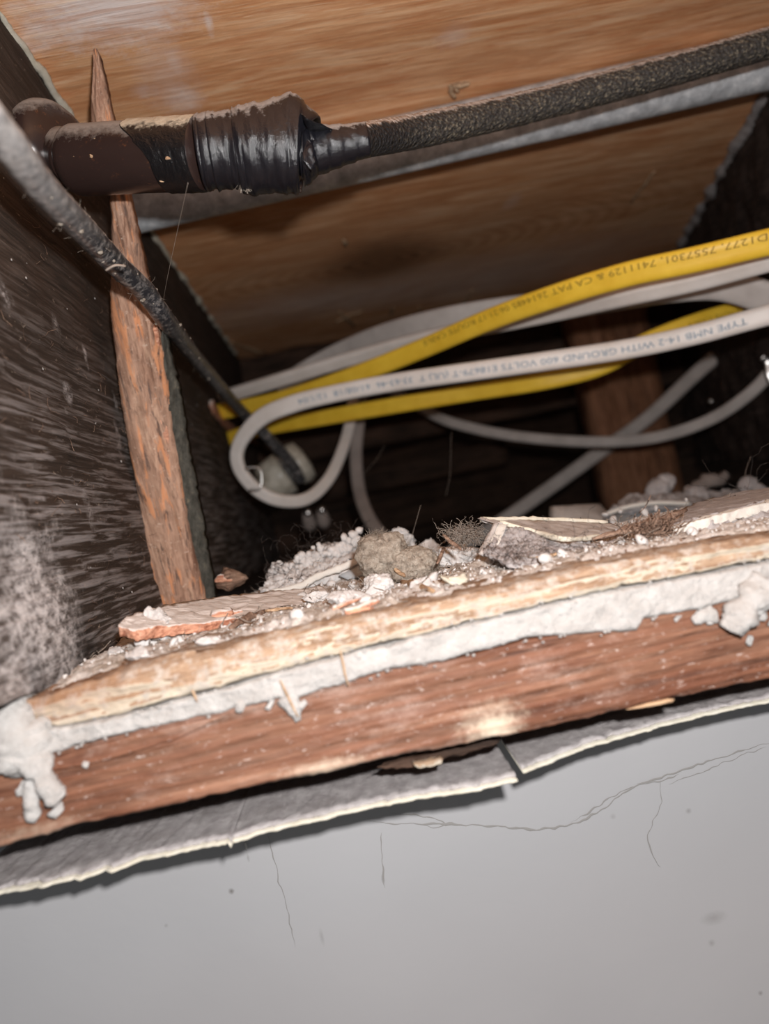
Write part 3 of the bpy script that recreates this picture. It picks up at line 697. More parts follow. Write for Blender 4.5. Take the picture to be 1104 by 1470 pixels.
bm = bmesh.new(); rnd = random.Random(12)
for i in range(700):
    x = rnd.uniform(-0.07, 0.18); y = rnd.uniform(0.158, 0.275); z = bed(x, y)+0.0006
    hair(bm, (x, y, z), (rnd.gauss(0, 1), rnd.gauss(0, 1), 0.25), rnd.uniform(0.001, 0.006), rnd.uniform(0.00006, 0.00016), 0.6, 4, i)
tag(link('straw_fibre', bm, M['fibre'], kind='stuff'), 'short brown wood fibres littering the dusty ledge', 'debris')

# individually visible lumps on the ledge: px, py, radii, tilt
def lump(px, py, r, lab, cat='plaster chunk', mat='chunk', name='plaster_chunk', group=None, rot=(0, 0, 0), o=None, sub=3, lift=0.35, amp=0.26, s=420, cuts=8):
    p = onbed(px, py); p = p + Vector((0, 0, r[2]*lift)); o = o if o is not None else px*0.013
    bm = chunk((0, 0, 0), r, o, sub+1, rotm(*rot), cuts, amp, s); jitter(bm, min(r)*0.10, 2600, o, 4)
    for v in bm.verts: v.co += p
    return tag(link(name, bm, M[mat], base=p), lab, cat, group)
lump(232, 915, (0.0060, 0.0045, 0.0052), 'big white angular plaster chunk leaning on the reddish splintered lath scrap', rot=(0.3, 0.5, 0.2), sub=4)
lump(300, 925, (0.0028, 0.0022, 0.0014), 'flat white plaster chunk just right of the biggest angular chunk', rot=(0, 0.2, 0.4))
lump(205, 945, (0.0034, 0.0028, 0.0018), 'low white plaster chunk in front of the biggest angular chunk', rot=(0.2, 0.1, 0.9))
lump(134, 940, (0.0018, 0.0014, 0.0013), 'small round plaster lump at the dark joist foot')
lump(165, 940, (0.0022, 0.0018, 0.0014), 'plaster lump second from the dark joist foot')
lump(545, 848, (0.0060, 0.0045, 0.0030), 'wide white plaster chunk in front of the fluffy brown lint ball', rot=(0.2, 0.1, 0.2), sub=4)
lump(500, 862, (0.0048, 0.004, 0.0022), 'flat white plaster chunk left of the wide one in front of the lint ball', rot=(0.1, 0.3, 0.2), sub=4)
lump(455, 862, (0.0040, 0.0032, 0.0020), 'grey white plaster chunk below the mound with the clean broken edge', rot=(0, 0.1, 0.6), sub=4)
lump(610, 842, (0.0032, 0.0026, 0.0022), 'rounded plaster lump at the right foot of the lint ball', rot=(0.6, 0, 0))
lump(655, 808, (0.0075, 0.005, 0.0050), 'cream coloured crumbly lump between lint ball and tented board fragment', mat='chunk', rot=(0.2, 0.1, 0.1), sub=4, lift=0.2)
lump(625, 795, (0.0060, 0.005, 0.0038), 'grey white plaster lump right behind the lint ball', rot=(0.2, 0.5, 0.1), sub=4, lift=.4)
lump(580, 778, (0.0060, 0.005, 0.0040), 'blurred pale lump at the back edge beside the lint ball top', rot=(0.1, 0.5, 0.1), sub=4, lift=.5)
lump(697, 846, (0.0020, 0.0014, 0.0010), 'small yellowish chip lying on the pale lath', 'chip', 'cream', 'foam_chip')
lump(412, 855, (0.0036, 0.003, 0.0010), 'flat grey paper scrap left of the white chunks', 'paper scrap', 'paper', 'paper_scrap', rot=(0.2, 0, 0.3))
rndc = random.Random(21)
for i in range(70):
    px = rndc.uniform(140, 1090); base_y = 955 - 0.215*(px-100); py = base_y + rndc.uniform(-50, 5)
    r = rndc.uniform(0.0006, 0.0017)
    lump(px, py, (r*1.2, r, r*0.75), 'small loose white plaster crumb on the dusty ledge', 'crumb', 'chunk', 'plaster_crumb', 'white crumbs on the ledge', (rndc.uniform(0, 3), rndc.uniform(0, 3), 0), i*1.3, 1, 0.5, 0.2, 800, 5)
# splinters
def stick_on(a, b, r, lab, mat='tan', lift=0.0006, group=None, flat=0.5):
    p0, p1 = onbed(*a), onbed(*b); p0.z += lift; p1.z += lift; base = (p0+p1)/2
    return tag(link('wood_splinter', splinter(p0, p1, r, flat, a[0]*0.1), M[mat], base=base), lab, 'splinter', group)
stick_on((500, 885), (546, 868), 0.0012, 'short pinkish splinter below the wide white plaster chunk', 'redwood')
stick_on((300, 900), (352, 886), 0.0022, 'orange splinter flake beside the reddish lath scrap', 'redwood', .001)
stick_on((330, 905), (380, 880), 0.0010, 'brown splinter pointing up right beside the orange flake', 'bark')
stick_on((575, 838), (625, 852), 0.0009, 'thin tan splinter right below the lint ball', 'tan')
stick_on((380, 880), (420, 876), 0.0004, 'thin pale straw lying below the flat grey scrap', 'tan')
stick_on((450, 905), (485, 868), 0.0006, 'thin dark straw crossing the dust under the white chunks', 'bark')
stick_on((478, 878), (520, 862), 0.0005, 'thin reddish straw among the white chunks', 'redwood')
stick_on((760, 810), (800, 800), 0.0006, 'cream splinter under the tented board fragment', 'tan')
bm = None
def air_stick(a, b, Ya, Yb, r, lab, mat='bark', flat=0.6):
    p0, p1 = P(*a, Y=Ya), P(*b, Y=Yb)
    return tag(link('wood_splinter', splinter(p0, p1, r, flat, a[0]*0.1), M[mat], base=(p0+p1)/2), lab, 'splinter')
air_stick((636, 768), (664, 790), .193, .188, 0.0005, 'thin splinter leaning on the cream lump, tip in the air', 'bark')
air_stick((637, 786), (627, 810), .193, .186, 0.0005, 'short upright splinter left of the cream lump', 'bark')
for i, (a, b) in enumerate((((402, 975), (428, 1030)), ((488, 935), (500, 985)), ((275, 990), (283, 1008)))):
    p0, p1 = P(*a, Y=YF-0.003), P(*b, Y=YF-0.0028)
    tag(link('wood_splinter', splinter(p0, p1, 0.00022, 0.6, i*3.0), M['tan'], base=(p0+p1)/2),
        ('thin splinter hanging over the plaster layer by the joist end', 'fuzzy splinter hanging over the plaster layer in mid span', 'tiny splinter at the crack near the lath end')[i], 'splinter')

# reddish lath scrap with dusty top
top = [P(x, y, Y=Y) for x, y, Y in ((167, 896, .176), (182, 884, .184), (230, 870, .200), (300, 858, .215), (380, 850, .225), (460, 842, .235), (495, 852, .225), (440, 868, .205), (370, 885, .192), (300, 893, .184), (240, 898, .180), (190, 905, .174))]
sc_ = thing('lath_scrap', top[5], 'reddish splintered lath scrap with dusty top at the foot of the upright stick', 'wood scrap')
link('wood_body', slab(top, (0, 0.0005, -0.0026), 4, 0.0007, 300, 2), M['redwood'], sc_)
# bark piece behind stick
p = P(334, 832, Y=0.262)
bk = thing('bark_piece', p, 'dark curled bark piece with orange broken face beside the stick foot', 'bark')
link('bark_body', chunk(p, (0.0070, 0.004, 0.0042), 3.3, 4, rotm(0.2, 0.35, 0), 7, 0.25, 300), M['bark'], bk)
link('broken_face', chunk(p + Vector((-0.0025, -0.0035, 0.0012)), (0.0036, 0.0012, 0.0014), 1.2, 3, rotm(0, 0.15, 0), 6, 0.3, 600), M['redwood'], bk)
# lint ball
p = P(552, 800, Y=0.206)
lb_ = thing('lint_ball', p - Vector((0, 0, 0.006)), 'fluffy brown lint ball sitting on the white debris', 'lint')
bm = blob(p, (0.0074, 0.007, 0.0068), 0.22, 220, 5, 2, 6)
blob(P(592, 812, Y=0.203), (0.0074, 0.006, 0.0049), 0.22, 240, 5, 5, 6, bm=bm)
blob(P(540, 786, Y=0.208), (0.0048, 0.005, 0.0042), 0.2, 240, 4, 5, 6, bm=bm)
link('lint_body', bm, M['lint'], lb_)
bm = bmesh.new(); rnd = random.Random(31)
for i in range(2600):
    d = Vector((rnd.gauss(0, 1), rnd.gauss(0, 1), rnd.gauss(0, 1))).normalized()
    c0, rr_ = random.choice(((p, (0.0074, 0.007, 0.0068)), (P(592, 812, Y=0.203), (0.0074, 0.006, 0.0049)), (P(540, 786, Y=0.208), (.0048, .005, .0042))))
    q = c0 + Vector((d.x*rr_[0], d.y*rr_[1], d.z*rr_[2]))*0.97
    hair(bm, q, d + Vector((rnd.gauss(0, 1), rnd.gauss(0, 1), rnd.gauss(0, 1)))*0.8, rnd.uniform(0.001, 0.0026), 0.000035, 1.6, 4, i)
link('lint_fuzz', bm, M['lint'], lb_, 'stuff')
fp = P(575, 822, Y=0.1975)
link('wood_flake', splinter(fp + Vector((-0.0012, 0, 0.0016)), fp + Vector((0.0012, 0, -0.0016)), 0.0006, 0.5), M['tan'], lb_)

# mound at the left with clean broken edge
pk = [(372, 848), (385, 828), (405, 812), (432, 800), (450, 788), (480, 778), (515, 770), (530, 788), (518, 800), (470, 822), (430, 842), (395, 852)]
Ys = [.250, .256, .262, .266, .270, .272, .270, .255, .248, .246, .245, .246]
fr1 = thing('plaster_fragment', P(440, 850, Y=.245), 'crumbly white plaster mound with clean broken edge, left of the lint ball', 'plaster fragment')
pts3 = [P(x, y, Y=Y) for (x, y), Y in zip(pk, Ys)]
bm = slab(pts3, (0, 0.001, -0.006), 5, 0.0012, 350, 6); jitter(bm, 0.0009, 700, 3, 4); link('gypsum_body', bm, M['chunk'], fr1)
bm = sweep(catmull([P(388, 852, Y=.2435), P(430, 842, Y=.2425), P(455, 828, Y=.2425), P(490, 815, Y=.2425), P(520, 802, Y=.243)], 8), 0.0012, 0.0010, 10, 3, rf=lambda i, a, p: 1+0.3*fr(p, 500)); link('broken_edge', bm, M['plaster_edge'], fr1)
bm = bmesh.new(); rnd = random.Random(8)
for i in range(90):
    t = rnd.random(); q = P(385+135*t + rnd.gauss(0, 5), 825-50*t+rnd.gauss(0, 5), Y=.258); r = rnd.uniform(0.0006, 0.0018); blob(q, (r, r, r), 0.45, 700, 2, i, bm=bm)
link('gypsum_crumb', bm, M['chunk'], fr1, 'stuff')
link('blue_paper', slab([P(486, 826, Y=.241), P(528, 806, Y=.243), P(534, 822, Y=.240), P(500, 832, Y=.239)], (0, 0.001, -0.0004), 2, 0.0001), M['paper_blue'], fr1)

# tented board fragment in the centre
fr2 = thing('board_fragment', P(780, 800, Y=.185), 'tented grey board fragment with cream torn edges in the middle of the ledge', 'board fragment')
topo = [P(x, y, Y=Y) for x, y, Y in ((690, 746, .204), (740, 746, .210), (800, 747, .214), (872, 751, .216), (905, 758, .210), (870, 768, .199), (812, 773, .192), (770, 764, .194), (722, 752, .199))]
link('paper_face', slab(topo, (0, 0, -0.0006), 4, 0.0004, 300, 1), M['paper'], fr2)
facep = [P(x, y, Y=Y) for x, y, Y in ((716, 752, .196), (770, 766, .1905), (812, 775, .1885), (870, 770, .193), (905, 762, .197), (880, 790, .182), (800, 812, .173), (735, 815, .172), (698, 795, .180))]
bm = slab(facep, (0, 0.006, 0), 5, 0.0008, 320, 4); jitter(bm, 0.0007, 800, 3, 4); link('gypsum_core', bm, M['gypsum'], fr2)
for pth in (((690, 746, .2045), (745, 745, .2105), (800, 746, .2145), (872, 750, .2165)), ((718, 750, .1965), (770, 764, .192), (812, 774, .182), (870, 769, .193), (908, 760, .1975))):
    link('cream_edge', sweep(catmull([P(x, y, Y=Y) for x, y, Y in pth], 8), 0.0007, 0.0006, 8, 3, rf=lambda i, a, p: 1+0.4*fr(p, 600)), M['cream'], fr2)
ch = thing('board_chip', P(700, 795, Y=.183), 'thin upright board chip with white core, propped against the tented fragment', 'board fragment')
link('gypsum_core', slab([P(x, y, Y=Y) for x, y, Y in ((716, 752, .193), (728, 753, .192), (712, 792, .183), (693, 797, .183))], (0, 0.002, 0), 3, 0.0003), M['plaster_edge'], ch)
link('paper_face', slab([P(x, y, Y=Y) for x, y, Y in ((711, 751, .1928), (716, 751, .1928), (693, 798, .183), (687, 795, .184))], (0, 0.002, 0), 3, 0.0002), M['paper'], ch)
link('paper_face', slab([P(x, y, Y=Y) for x, y, Y in ((686, 744, .204), (692, 742, .204), (722, 751, .194), (718, 754, .194))], (0, 0.0015, 0), 2, 0.0002), M['paper'], ch)
ch2 = tag(link('curled_chip', slab([P(x, y, Y=Y) for x, y, Y in ((632, 826, .171), (655, 828, .170), (667, 820, .172), (670, 832, .170), (660, 842, .168), (645, 836, .1685))], (0, 0.0006, -0.0008), 3, 0.0004), M['cream']), 'curled cream coloured chip in front of the crumbly cream lump', 'chip')

# long slab at the right
fr3 = thing('board_fragment', P(1000, 770, Y=.25), 'long dusty board fragment with thick white broken edge at the ledge end', 'board fragment')
topr = [P(x, y, Z=-0.0188) for x, y in ((960, 754), (1010, 742), (1060, 729), (1120, 713), (1140, 694), (1060, 706), (1000, 722), (945, 742))]
link('paper_face', slab(topr, (0, 0, -0.0006), 4, 0.0005, 300, 1), M['gypsum'], fr3)
edg = [P(x, y, Z=-0.0189) for x, y in ((963, 756), (1010, 745), (1060, 732), (1125, 715))]; edg += [q + Vector((0, -0.0005, dz)) for q, dz in zip(edg[::-1], (-0.0026, -0.0022, -0.0024, -0.0030))]
link('broken_edge', slab(edg, (0, 0.004, 0), 4, 0.0004, 400, 1), M['plaster_edge'], fr3)
bm = slab([q + Vector((0, 0.0008, -0.0005)) for q in edg[:4]] + [q + Vector((0, -0.003, -0.0055)) for q in edg[:4][::-1]], (0, 0.006, 0), 5, 0.0008, 320, 4); jitter(bm, .0006, 800); link('gypsum_core', bm, M['gypsum'], fr3)

# blurred mound behind, flat grey panel and block
fr4 = thing('plaster_fragment', P(950, 745, Y=.33), 'blurred lumpy grey plaster mound with two knobs behind the ledge', 'plaster fragment')
pm = [P(x, y, Y=Y) for x, y, Y in ((868, 735, .345), (900, 712, .37), (935, 705, .375), (1000, 708, .38), (1090, 700, .38), (1110, 715, .36), (1060, 725, .35), (990, 722, .34), (930, 722, .335))]
bm = slab(pm, (0, 0.004, -0.004), 5, 0.0018, 160, 6); jitter(bm, 0.0012, 300, 3); link('gypsum_body', bm, M['gypsum'], fr4)
for (x, y, r) in ((955, 693, .0052), (944, 702, .006), (1074, 697, .005), (1085, 708, .006), (1000, 712, .006)):
    link('gypsum_knob', blob(P(x, y, Y=.372), (r, r, r*.9), 0.2, 200, 4, x), M['gypsum'], fr4)
link('broken_edge', sweep(catmull([P(870, 738, Y=.338), P(900, 728, Y=.336), P(940, 722, Y=.334), P(990, 723, Y=.334)], 8), 0.0010, 0.001, 8, 3), M['plaster_edge'], fr4)
tag(link('board_offcut', slab([P(x, y, Y=Y) for x, y, Y in ((885, 735, .345), (990, 727, .345), (1000, 752, .33), (940, 760, .325), (880, 752, .33))], (0, 0.002, -0.001), 2, 0.0001), M['paper_blue']), 'smooth blue grey board piece under the blurred plaster mound', 'board fragment')
tag(link('plaster_block', slab([P(x, y, Y=Y) for x, y, Y in ((795, 727, .36), (862, 723, .37), (875, 738, .36), (880, 760, .35), (795, 760, .35))], (0, 0.008, 0), 2, 0.0003), M['paper']), 'plain square-edged grey block behind the tented board fragment', 'board fragment')
tag(link('wood_splinter', splinter(P(980, 705, Y=.40), P(1050, 684, Y=.42), .004, .5), M['brownc'], base=P(1010, 695, Y=.41)), 'blurred broken brown stick lying behind the plaster mound', 'splinter')

# shredded bark clump with long strip
fb = thing('bark_shred', P(930, 775, Y=.179), 'shredded brown bark clump with a long flat strip on the right debris', 'bark')
rnd = random.Random(5)
link('bark_strip', sweep(catmull([P(850, 774, Y=.1805), P(880, 766, Y=.1795), (P(910, 758, Y=.179)), P(935, 753, Y=.179)], 8), [0.0004+0.0012*i/24 for i in range(25)], 0.0004, 6, 2, rf=lambda i, a, p: 1+0.4*noise.noise(p*700)), M['bark'], fb)
link('bark_strip', sweep(catmull([P(925, 770, Y=.1785), P(945, 750, Y=.179), P(985, 732, Y=.186)], 8), [0.0016-0.0011*i/16 for i in range(17)], 0.0005, 6, 2), M['bark'], fb)
link('bark_knot', chunk(P(935, 765, Y=.1785), (0.0038, 0.0022, 0.0032), 4.4, 4, rotm(0, -0.5, 0), 6, 0.35, 500), M['bark'], fb)
bm = bmesh.new()
for i in range(160):
    hair(bm, P(rnd.gauss(935, 14), rnd.gauss(765, 9), Y=.1755), (1, rnd.gauss(0, .6), 0.5+rnd.gauss(0, .5)), rnd.uniform(.002, .006), rnd.uniform(.00008, .0002), .8, 5, i)
link('bark_fibre', bm, M['bark'], fb, 'stuff')

# dark hairs and wisps
bm = bmesh.new(); rnd = random.Random(77)
def tuft(px, py, Y, n_, spread, L, up=1.0, r=0.00007, curl=1.3):
    for i in range(n_):
        p = P(px+rnd.gauss(0, spread), py+rnd.gauss(0, spread*0.4), Y=Y)
        hair(bm, p, (rnd.gauss(0, .8), rnd.gauss(0, .3), up*rnd.uniform(.1, 1)), L*rnd.uniform(.4, 1.2), r, curl, 9, rnd.randrange(99999))
tuft(400, 825, .255, 26, 14, .010); tuft(460, 795, .262, 50, 22, .012); tuft(500, 775, .265, 16, 14, .012); tuft(430, 830, .249, 20, 20, .006)
tuft(790, 788, .172, 120, 45, .0045, .3, .00005); tuft(740, 795, .172, 60, 20, .0045, .2, .00005); tuft(1080, 700, .25, 8, 14, .018)
tuft(910, 768, .177, 50, 22, .005, .3, .00005); tuft(700, 790, .180, 14, 10, .007, 1, .00005)
link_h = tag(link('hair_tuft', bm, M['hair'], kind='stuff'), 'fine dark hairs caught in the plaster debris', 'hair')
bm = bmesh.new()
for i in range(380):
    p = P(rnd.gauss(672, 14), rnd.gauss(768, 5.5), Y=.205)
    hair(bm, p, (-.9+rnd.gauss(0, .6), rnd.gauss(0, .4), .15+rnd.gauss(0, .5)), .006*rnd.uniform(.4, 1.1), .00006, 1.4, 7, i+500)
tag(link('hair_clump', bm, M['fibre'], kind='stuff'), 'grey brown hair clump tucked behind the upright chip', 'hair')
# long web strands
def strand(name, pts, lab, r=0.00005, mat='fibre'):
    path = catmull([P(x, y, Y=Y) for x, y, Y in pts], 8)
    return tag(link(name, sweep(path, r, r, 4, 2), M[mat], base=path[0]), lab, 'cobweb')
strand('cobweb_strand', ((270, 262, .18), (255, 330, .2), (240, 400, .22), (233, 440, .24)), 'fine web thread hanging from the ceramic tube across the plywood')
strand('cobweb_strand', ((604, 725, .25), (597, 750, .25), (590, 775, .25)), 'short fine hair standing up behind the debris, middle of the ledge')
strand('cobweb_strand', ((522, 680, .40), (540, 660, .4), (552, 640, .4)), 'faint web thread beside the hanging brown grey cable')
strand('cobweb_strand', ((648, 620, .35), (646, 680, .35), (640, 712, .35)), 'faint vertical web thread in the dark middle of the cavity')
strand('cobweb_strand', ((1078, 655, .27), (1070, 680, .27), (1075, 700, .27)), 'long fine hair rising at the right end of the ledge')

# cobwebs / cracks on the grey wall
def web(name, pts, w, lab, o=0):
    path = catmull([P(x, y, Y=WY-0.00045) for x, y in pts], 14); n_ = len(path)
    bm = bmesh.new(); prev = None
    for i, p in enumerate(path):
        T = (path[min(i+1, n_-1)]-path[max(i-1, 0)]).normalized(); S = Vector((-T.z, 0, T.x))
        q = p + S*0.0006*noise.noise(p*500+Vector((o, 0, 0))); ww = w*(0.35+0.65*abs(noise.noise(p*260+Vector((o, 3, 0))))*2)*min(1, 6*(i+1)/n_, 6*(n_-i)/n_)
        r_ = [bm.verts.new(q+S*ww), bm.verts.new(q+Vector((0, -ww*.3, 0))), bm.verts.new(q-S*ww)]
        if prev:
            bm.faces.new((prev[0], r_[0], r_[1], prev[1])); bm.faces.new((prev[1], r_[1], r_[2], prev[2]))
        prev = r_
    return bm
wb_ = thing('wall_cobweb', P(800, 1185, Y=WY-0.001), 'thin grey dusty cobweb line wandering across the grey wall', 'cobweb')
for i, (pts, w) in enumerate(((((520, 1178), (580, 1182), (640, 1183), (700, 1186), (770, 1190), (820, 1183), (860, 1165), (900, 1135), (950, 1115), (1010, 1095), (1060, 1080), (1110, 1064)), .00042),
        (((820, 1182), (870, 1150), (900, 1132), (930, 1124)), .00025), (((560, 1168), (610, 1172), (640, 1184), (620, 1188), (600, 1182)), .0002),
        (((948, 1120), (950, 1150), (938, 1180), (930, 1205), (940, 1232), (948, 1245)), .00022), (((960, 1125), (1010, 1108), (1050, 1090), (1100, 1072)), .00022), (((915, 1124), (945, 1122), (975, 1112)), .0003))):
    link('web_thread', web('w', pts, w*0.9, '', i*3), M['web'], wb_)
tag(link('wall_crack', web('w', ((384, 1190), (395, 1240), (410, 1300), (425, 1360)), .00013, ''), M['web']), 'faint vertical hairline scratch on the grey wall below the torn edge', 'scratch')
tag(link('wall_scratch', web('w', ((548, 1195), (549, 1230), (553, 1275)), .00018, ''), M['web']), 'short faint grey streak on the wall below the middle torn piece', 'scratch')
d1 = tag(link('paint_drip', blob(P(353, 1214, Y=WY-0.0006), (.0004, .0004, .0012), .3, 800, 2), M['chunk']), 'tiny white plaster fleck stuck to the wall under the notch', 'fleck')

# ---------------------------------------------------------------- upright stick
sl = [(70, 134, 139), (100, 133, 147), (140, 131, 155), (180, 130, 162), (230, 140, 172), (275, 158, 184), (330, 160, 196), (380, 158, 206), (410, 160, 212), (412, 158, 213), (450, 159, 222), (500, 166, 233), (560, 172, 242), (620, 182, 248), (680, 193, 258), (740, 203, 268), (800, 211, 280), (850, 215, 292), (872, 217, 296)]
def Yst(py): return 0.230 + (0.262-0.230)*(py-70)/800.0
bm = bmesh.new(); rows = []
ys = [70 + 802*i/200 for i in range(201)]
sb = P(256, 868, Y=.262)
stick = thing('split_stick', sb, 'tall pointed split wood stick standing upright against the dark joist', 'stick')
L_ = [(a, b) for a, b, c in sl]; R_ = [(a, c) for a, b, c in sl]
NC = 16; rows = []
for y in ys:
    xl, xr = interp(L_, y), interp(R_, y); Y = Yst(y)
    xl += 1.6*noise.noise(Vector((y*0.06, 1, 0))); xr += 1.8*noise.noise(Vector((y*0.07, 4, 0)))
    slope = -math.tan(ROLL)  # perpendicular across
    row = []
    for j in range(NC+1):
        t = j/NC; x = xl + (xr-xl)*t
        dep = 0.0022*(abs(2*t-1)**3) + 0.0008*fr((t*6, y*0.012, 0), 1.0, 1) + (0.0009 if (abs(t-0.62) < 0.07 and y > 280) else 0)
        row.append(bm.verts.new(P(x, y + (t-0.5)*(xr-xl)*(-0.12), Y=Y+dep)))
    w_ = (row[-1].co-row[0].co).length
    th = min(0.010, 0.2*w_+0.0035)
    row.append(bm.verts.new(row[NC].co + Vector((0.0, th, 0)))); row.append(bm.verts.new(row[0].co + Vector((0, th, 0))))
    rows.append(row)
for a, b in zip(rows, rows[1:]):
    n_ = len(a)
    for j in range(n_): bm.faces.new((a[j], a[(j+1) % n_], b[(j+1) % n_], b[j]))
bm.faces.new(rows[0]); bm.faces.new(rows[-1][::-1]); bmesh.ops.recalc_face_normals(bm, faces=bm.faces)
for v in bm.verts: v.co += nz3(v.co, 500)*0.00025
link('stick_shaft', bm, M['stick'], stick)
# grey side of the stick
SR = [(470, 235, 236), (500, 236, 243), (560, 243, 256), (620, 248, 266), (680, 257, 277), (740, 267, 288), (800, 279, 299), (860, 292, 307), (872, 295, 308)]
bm = bmesh.new(); rows = []
for i in range(101):
    y = 470 + 400*i/100; xa = interp([(a, b) for a, b, c in SR], y)-3; xb = interp([(a, c) for a, b, c in SR], y) + 2.2*noise.noise(Vector((y*0.15, 0, 7)))
    Y = Yst(y)+0.0022; row = []
    for j in range(7):
        t = j/6; row.append(bm.verts.new(P(xa+(xb-xa)*t, y-2*t, Y=Y+0.004*t) + nz3((xa*.01, y*.02, t), 4)*0.0006))
    row.append(bm.verts.new(row[-1].co+Vector((0, .006, 0)))); row.append(bm.verts.new(row[0].co+Vector((0, .008, 0)))); rows.append(row)
for a, b in zip(rows, rows[1:]):
    n_ = len(a)
    for j in range(n_): bm.faces.new((a[j], a[(j+1) % n_], b[(j+1) % n_], b[j]))
bm.faces.new(rows[0]); bm.faces.new(rows[-1][::-1]); bmesh.ops.recalc_face_normals(bm, faces=bm.faces)
link('bark_side', bm, M['stickside'], stick)
# a second dark splinter side up high
link('raised_splinter', splinter(P(216, 430, Y=.247), P(240, 670, Y=.2555), .0016, .5, 3, 5), M['redwood'], stick)

# ---------------------------------------------------------------- ceramic insulator, tape, old cable
ins = thing('ceramic_insulator', P(70, 210, Y=0.2365), 'brown glazed ceramic insulator tube with rounded knob coming out of the dark joist', 'insulator')
def revolve(p0, p1, prof, seg=40, amp=0.0, s=300, o=0.0):
    """prof: (t along, radius)"""
    ax = (p1-p0); path = [p0+ax*t for t, r in prof]; rs = [r for t, r in prof]
    a = ax.normalized(); u = a.cross(Vector((0, 0, 1))).normalized(); w = a.cross(u); bm = bmesh.new(); rings = []
    for p, r in zip(path, rs): rings.append([bm.verts.new(p + (u*math.cos(6.28318*j/seg)+w*math.sin(6.28318*j/seg))*r) for j in range(seg)])
    for r0, r1 in zip(rings, rings[1:]):
        for j in range(seg): bm.faces.new((r0[j], r0[(j+1) % seg], r1[(j+1) % seg], r1[j]))
    bm.faces.new(rings[0]); bm.faces.new(rings[-1]); bmesh.ops.recalc_face_normals(bm, faces=bm.faces)
    if amp: jitter(bm, amp, s, o)
    return bm
kp = P(73, 208, Y=0.2255); ka = (P(105, 190, Y=0.2200)-P(35, 225, Y=0.2332)).normalized()
prof = []
for i in range(25):
    a = math.pi*i/24; prof.append((0.5-0.5*math.cos(a), 0.0002+0.0127*math.sin(a)**0.62))
link('insulator_knob', revolve(kp-ka*0.0066, kp+ka*0.0066, prof, 48, 0.0003, 120), M['ceramic'], ins)
t0, t1 = P(100, 231, Y=0.2200), P(292, 221, Y=0.2068)
link('insulator_neck', revolve(kp, P(112, 229, Y=0.2189), [(0, .0060), (.5, .0066), (.8, .0075), (1, .0081)], 40, .0003, 200), M['ceramic'], ins)
r_ = 0.0096
prof = [(0, r_*.72), (.012, r_*.86), (.035, r_*.95), (.07, r_)] + [(0.07+0.93*i/30, r_*(1-0.02*i/30)) for i in range(1, 31)]
itube = link('insulator_tube', revolve(t0, t1, prof, 56, 0.00012, 150), M['ceramic'], ins)
# tar coating on the right part of the tube
bm = bmesh.new(); rings = []; seg = 64; ax = t1-t0; a_ = ax.normalized(); u = a_.cross(Vector((0, 0, 1))).normalized(); w = a_.cross(u)
for i in range(61):
    ring = []
    for j in range(seg):
        th = 2*math.pi*j/seg; dn = (u*math.cos(th)+w*math.sin(th))
        start = 0.50 + 0.24*max(0, min(1, 0.55-dn.z*0.9)) + 0.03*noise.noise(Vector((th*2, 0, 3)))
        t = start + (1.0-start)*(i/60)
        rad = r_*0.985 + (0.0004 if i > 0 else -0.0004) + 0.00015*fr(t0+ax*t+dn*r_, 450, 2)
        ring.append(bm.verts.new(t0+ax*t+dn*rad))
    rings.append(ring)
for r0, r1 in zip(rings, rings[1:]):
    for j in range(seg): bm.faces.new((r0[j], r0[(j+1) % seg], r1[(j+1) % seg], r1[j]))
bmesh.ops.recalc_face_normals(bm, faces=bm.faces)
link('tar_coating', bm, M['tar'], itube)
# rusty flecks
for i, (x, y, s_) in enumerate(((132, 243, .0007), (158, 224, .0009), (185, 226, .0011), (150, 245, .0012), (128, 245, .0008), (178, 258, .0006), (240, 268, .0008), (258, 246, .0017), (125, 224, .0004))):
    tt = (x-100)/192.0; Yc = 0.220-0.0132*tt; q = P(x, y, Y=Yc); cl = t0+ax*max(0, min(1, (q-t0).dot(a_)/ax.length)); d = (q-cl); rr2 = d.length
    back = math.sqrt(max(0, r_*r_-min(rr2, r_*.95)**2)); q = cl + d + Vector((0, -back, 0))
    link('rust_fleck', chunk(q, (s_*1.5, s_*.35, s_*.7), i*2.2, 2, None, 5, .4, 1500), M['tan'], itube)

cab = thing('braided_cable', P(600, 188, Y=0.2090), 'old black braided cable with tape-wrapped splice running from the ceramic tube up to the right', 'cable')
cpath = catmull([P(x, y, Y=Y) for x, y, Y in ((455, 214, 0.2057), (490, 207, 0.2057), (530, 200, .222), (600, 188, .240), (740, 158, .258), (930, 110, .264), (1104, 62, .264), (1260, 20, .267))], 24)
rj = [0.0042+0.0012*min(1, i/80) for i in range(len(cpath))]
bmj = sweep(cpath, rj, rj, 28, 2, rf=lambda i, a, p: 1+0.035*math.sin(a*7+i*1.1)*math.sin(a*7-i*1.1)+0.03*fr(p, 300))
link('braided_jacket', bmj, M['braid'], cab)
# dusty fringe under the jacket
tp = thing_dummy = None
def taperoll(pts, rads, o, name='tape_wrap', mat='tape', lump=None, amp=0.05, seg=56, n=10):
    path = catmull([P(x, y, Y=Y) for x, y, Y in pts], n); rs = catf([q*1.1 for q in rads], n)
    def rf(i, a, p):
        v = 1 + amp*fr(p + Vector((math.cos(a), 0, math.sin(a)))*0.004, 160, o, 4) + 0.014*noise.noise(Vector((i*0.8, 3, a*0.5+o)))
        v += 0.045*((i/8.0 + a/6.2832 + o*0.3) % 1.0) - 0.02
        if lump: v += lump(i/len(path), a)
        return v
    return link(name, sweep(path, rs, rs, seg, 2, rf=rf), M[mat], cab)

